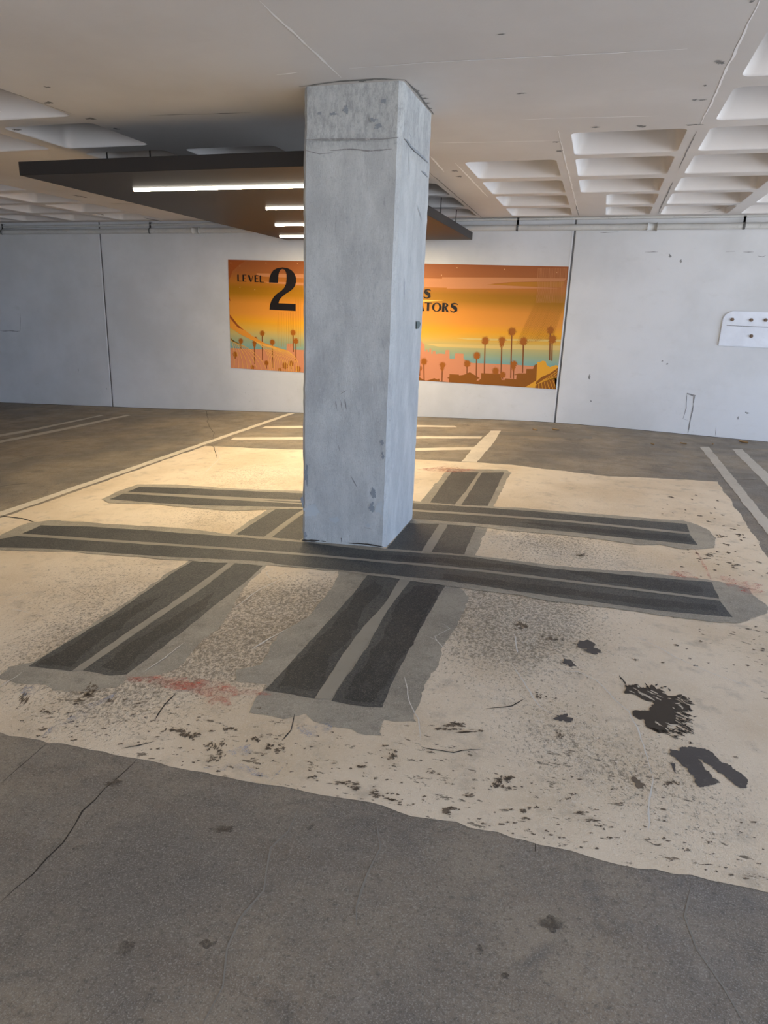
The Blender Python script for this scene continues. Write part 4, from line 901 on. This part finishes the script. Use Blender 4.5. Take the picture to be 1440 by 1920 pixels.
# ------------------------------------------------------------------ wall plate
def plate():
    a = onwall((1366, 583)); b = onwall((1352, 645)); x0 = onwall((1354, 600))[0]; x1 = x0 + 1.05; zt = a[1]; zb = b[1] - .02
    root = empty('wall_plate', ((x0 + x1) / 2, D, zb)); tag(root, 'white painted metal plate bolted on the back wall at the right edge', 'wall plate')
    bm = bmesh.new(); c = .09
    P = [(x0, zb), (x1, zb), (x1, zt), (x0 + c, zt), (x0 + .03, zt - .035), (x0, zt - c)]
    A = [bm.verts.new((x, D - .022, z)) for x, z in P]; B = [bm.verts.new((x, D + .004, z)) for x, z in P]
    bm.faces.new(A); bm.faces.new(B[::-1])
    for i in range(6): bm.faces.new((A[i], B[i], B[(i + 1) % 6], A[(i + 1) % 6]))
    bmesh.ops.recalc_face_normals(bm, faces=bm.faces[:])
    bmesh.ops.bevel(bm, geom=bm.edges[:], offset=.006, segments=2, affect='EDGES')
    pl = obj('plate_sheet', bm, M['plate'], root)
    for i, (px, py, lab) in enumerate(((1372.5, 599, None), (1408, 600, None), (1435, 600, None), (1408, 630, None), (1460, 600, None))):
        x, z = onwall((px, py)); bm = bmesh.new()
        tube(bm, [(x, D - .020, z), (x, D - .034, z)], .022, 6); tube(bm, [(x, D - .033, z), (x, D - .046, z)], .011, 10)
        obj('bolt', bm, M['bolt'], root)
    bm = bmesh.new(); x, z = onwall((1362, 610)); box(bm, x, x1 - .05, D - .026, D - .021, z - .004, z + .002)
    obj('weld_seam', bm, M['smut'], root)
plate()

# ------------------------------------------------------------------ dry leaves near the wall
lv = [((1223, 834), 'dry tan leaf on the floor right of the mural, between two others', .035), ((1281, 833), 'dry tan leaf just left of the patch-side white line', .04), ((1393, 831), 'dark curled leaf near the wall at the far right', .07), ((1336, 834), 'small dry leaf near the top end of the white line', .03), ((1003, 807), 'dry leaf on the floor under the right part of the mural', .04), ((1042, 807), 'orange dry leaf at the foot of the right wall joint', .05)]
for i, (p, lab, s) in enumerate(lv):
    x, y = onfloor(p); z = float(fz(x, y)); bm = bmesh.new(); n = 7; rows = []
    a = random.uniform(0, 6.28); ca, sa = math.cos(a), math.sin(a)
    for k in range(n):
        t = k / (n - 1); w = s * .42 * math.sin(math.pi * min(1, t * .96 + .04)) ** .8; yy = (t - .5) * 2 * s
        rows.append([bm.verts.new((x + (u * w) * ca - yy * sa, y + (u * w) * sa + yy * ca, z + .004 + abs(u) * s * .28 + .1 * s * (2 * t - 1) ** 2)) for u in (-1, -.4, 0, .4, 1)])
    for A, B in zip(rows, rows[1:]):
        for k in range(4): bm.faces.new((A[k], A[k + 1], B[k + 1], B[k]))
    bmesh.ops.remove_doubles(bm, verts=bm.verts[:], dist=1e-5)
    tag(obj('dry_leaf', bm, M['leaf'], smooth=True), lab, 'leaf', 'dry leaves near the back wall')

# ------------------------------------------------------------------ light
w = bpy.data.worlds.new('World'); S.world = w; w.use_nodes = True
nt = w.node_tree; bg = nt.nodes['Background']
tc = nt.nodes.new('ShaderNodeTexCoord'); sp_ = nt.nodes.new('ShaderNodeSeparateXYZ'); rp = nt.nodes.new('ShaderNodeValToRGB')
mr = nt.nodes.new('ShaderNodeMapRange'); mr.inputs[1].default_value = -1; mr.inputs[2].default_value = 1
nt.links.new(tc.outputs['Generated'], sp_.inputs[0]); nt.links.new(sp_.outputs[2], mr.inputs[0]); nt.links.new(mr.outputs[0], rp.inputs[0]); 
mr2 = nt.nodes.new('ShaderNodeMapRange'); mr2.inputs[1].default_value = -.3; mr2.inputs[2].default_value = .8; nt.links.new(sp_.outputs[0], mr2.inputs[0])
mx = nt.nodes.new('ShaderNodeMix'); mx.data_type = 'RGBA'; mx.blend_type = 'MULTIPLY'; mx.inputs[0].default_value = 1
cr2 = nt.nodes.new('ShaderNodeMix'); cr2.data_type = 'RGBA'; cr2.inputs[6].default_value = (.64, .58, .52, 1); cr2.inputs[7].default_value = (.91, 1.08, 1.36, 1)
nt.links.new(mr2.outputs[0], cr2.inputs[0]); nt.links.new(rp.outputs[0], mx.inputs[6]); nt.links.new(cr2.outputs[2], mx.inputs[7]); nt.links.new(mx.outputs[2], bg.inputs[0])
e = rp.color_ramp.elements; e[0].position = 0; e[0].color = (1., .95, .88, 1); e[1].position = 1; e[1].color = (.55, .72, 1., 1)
for p, c in ((.47, (1.15, 1.08, 1., 1)), (.52, (.80, .92, 1.1, 1)), (.7, (.72, .88, 1.12, 1))):
    q = e.new(p); q.color = c
bg.inputs[1].default_value = 6.0

# ------------------------------------------------------------------ camera
cam = bpy.data.cameras.new('Camera'); co = bpy.data.objects.new('Camera', cam); COL.objects.link(co)
cam.sensor_fit = 'VERTICAL'; cam.sensor_height = 36; cam.sensor_width = 27; cam.lens = FPX / 1920 * 36
cam.clip_start = .05; cam.clip_end = 200
m = Matrix(((R[0], U[0], -F[0], 0), (R[1], U[1], -F[1], 0), (R[2], U[2], -F[2], EYE), (0, 0, 0, 1)))
co.matrix_world = m
S.camera = co
S.view_settings.view_transform = 'Standard'; S.view_settings.look = 'None'; S.view_settings.gamma = 1; S.view_settings.use_curve_mapping = False
S.view_settings.exposure = -0.08
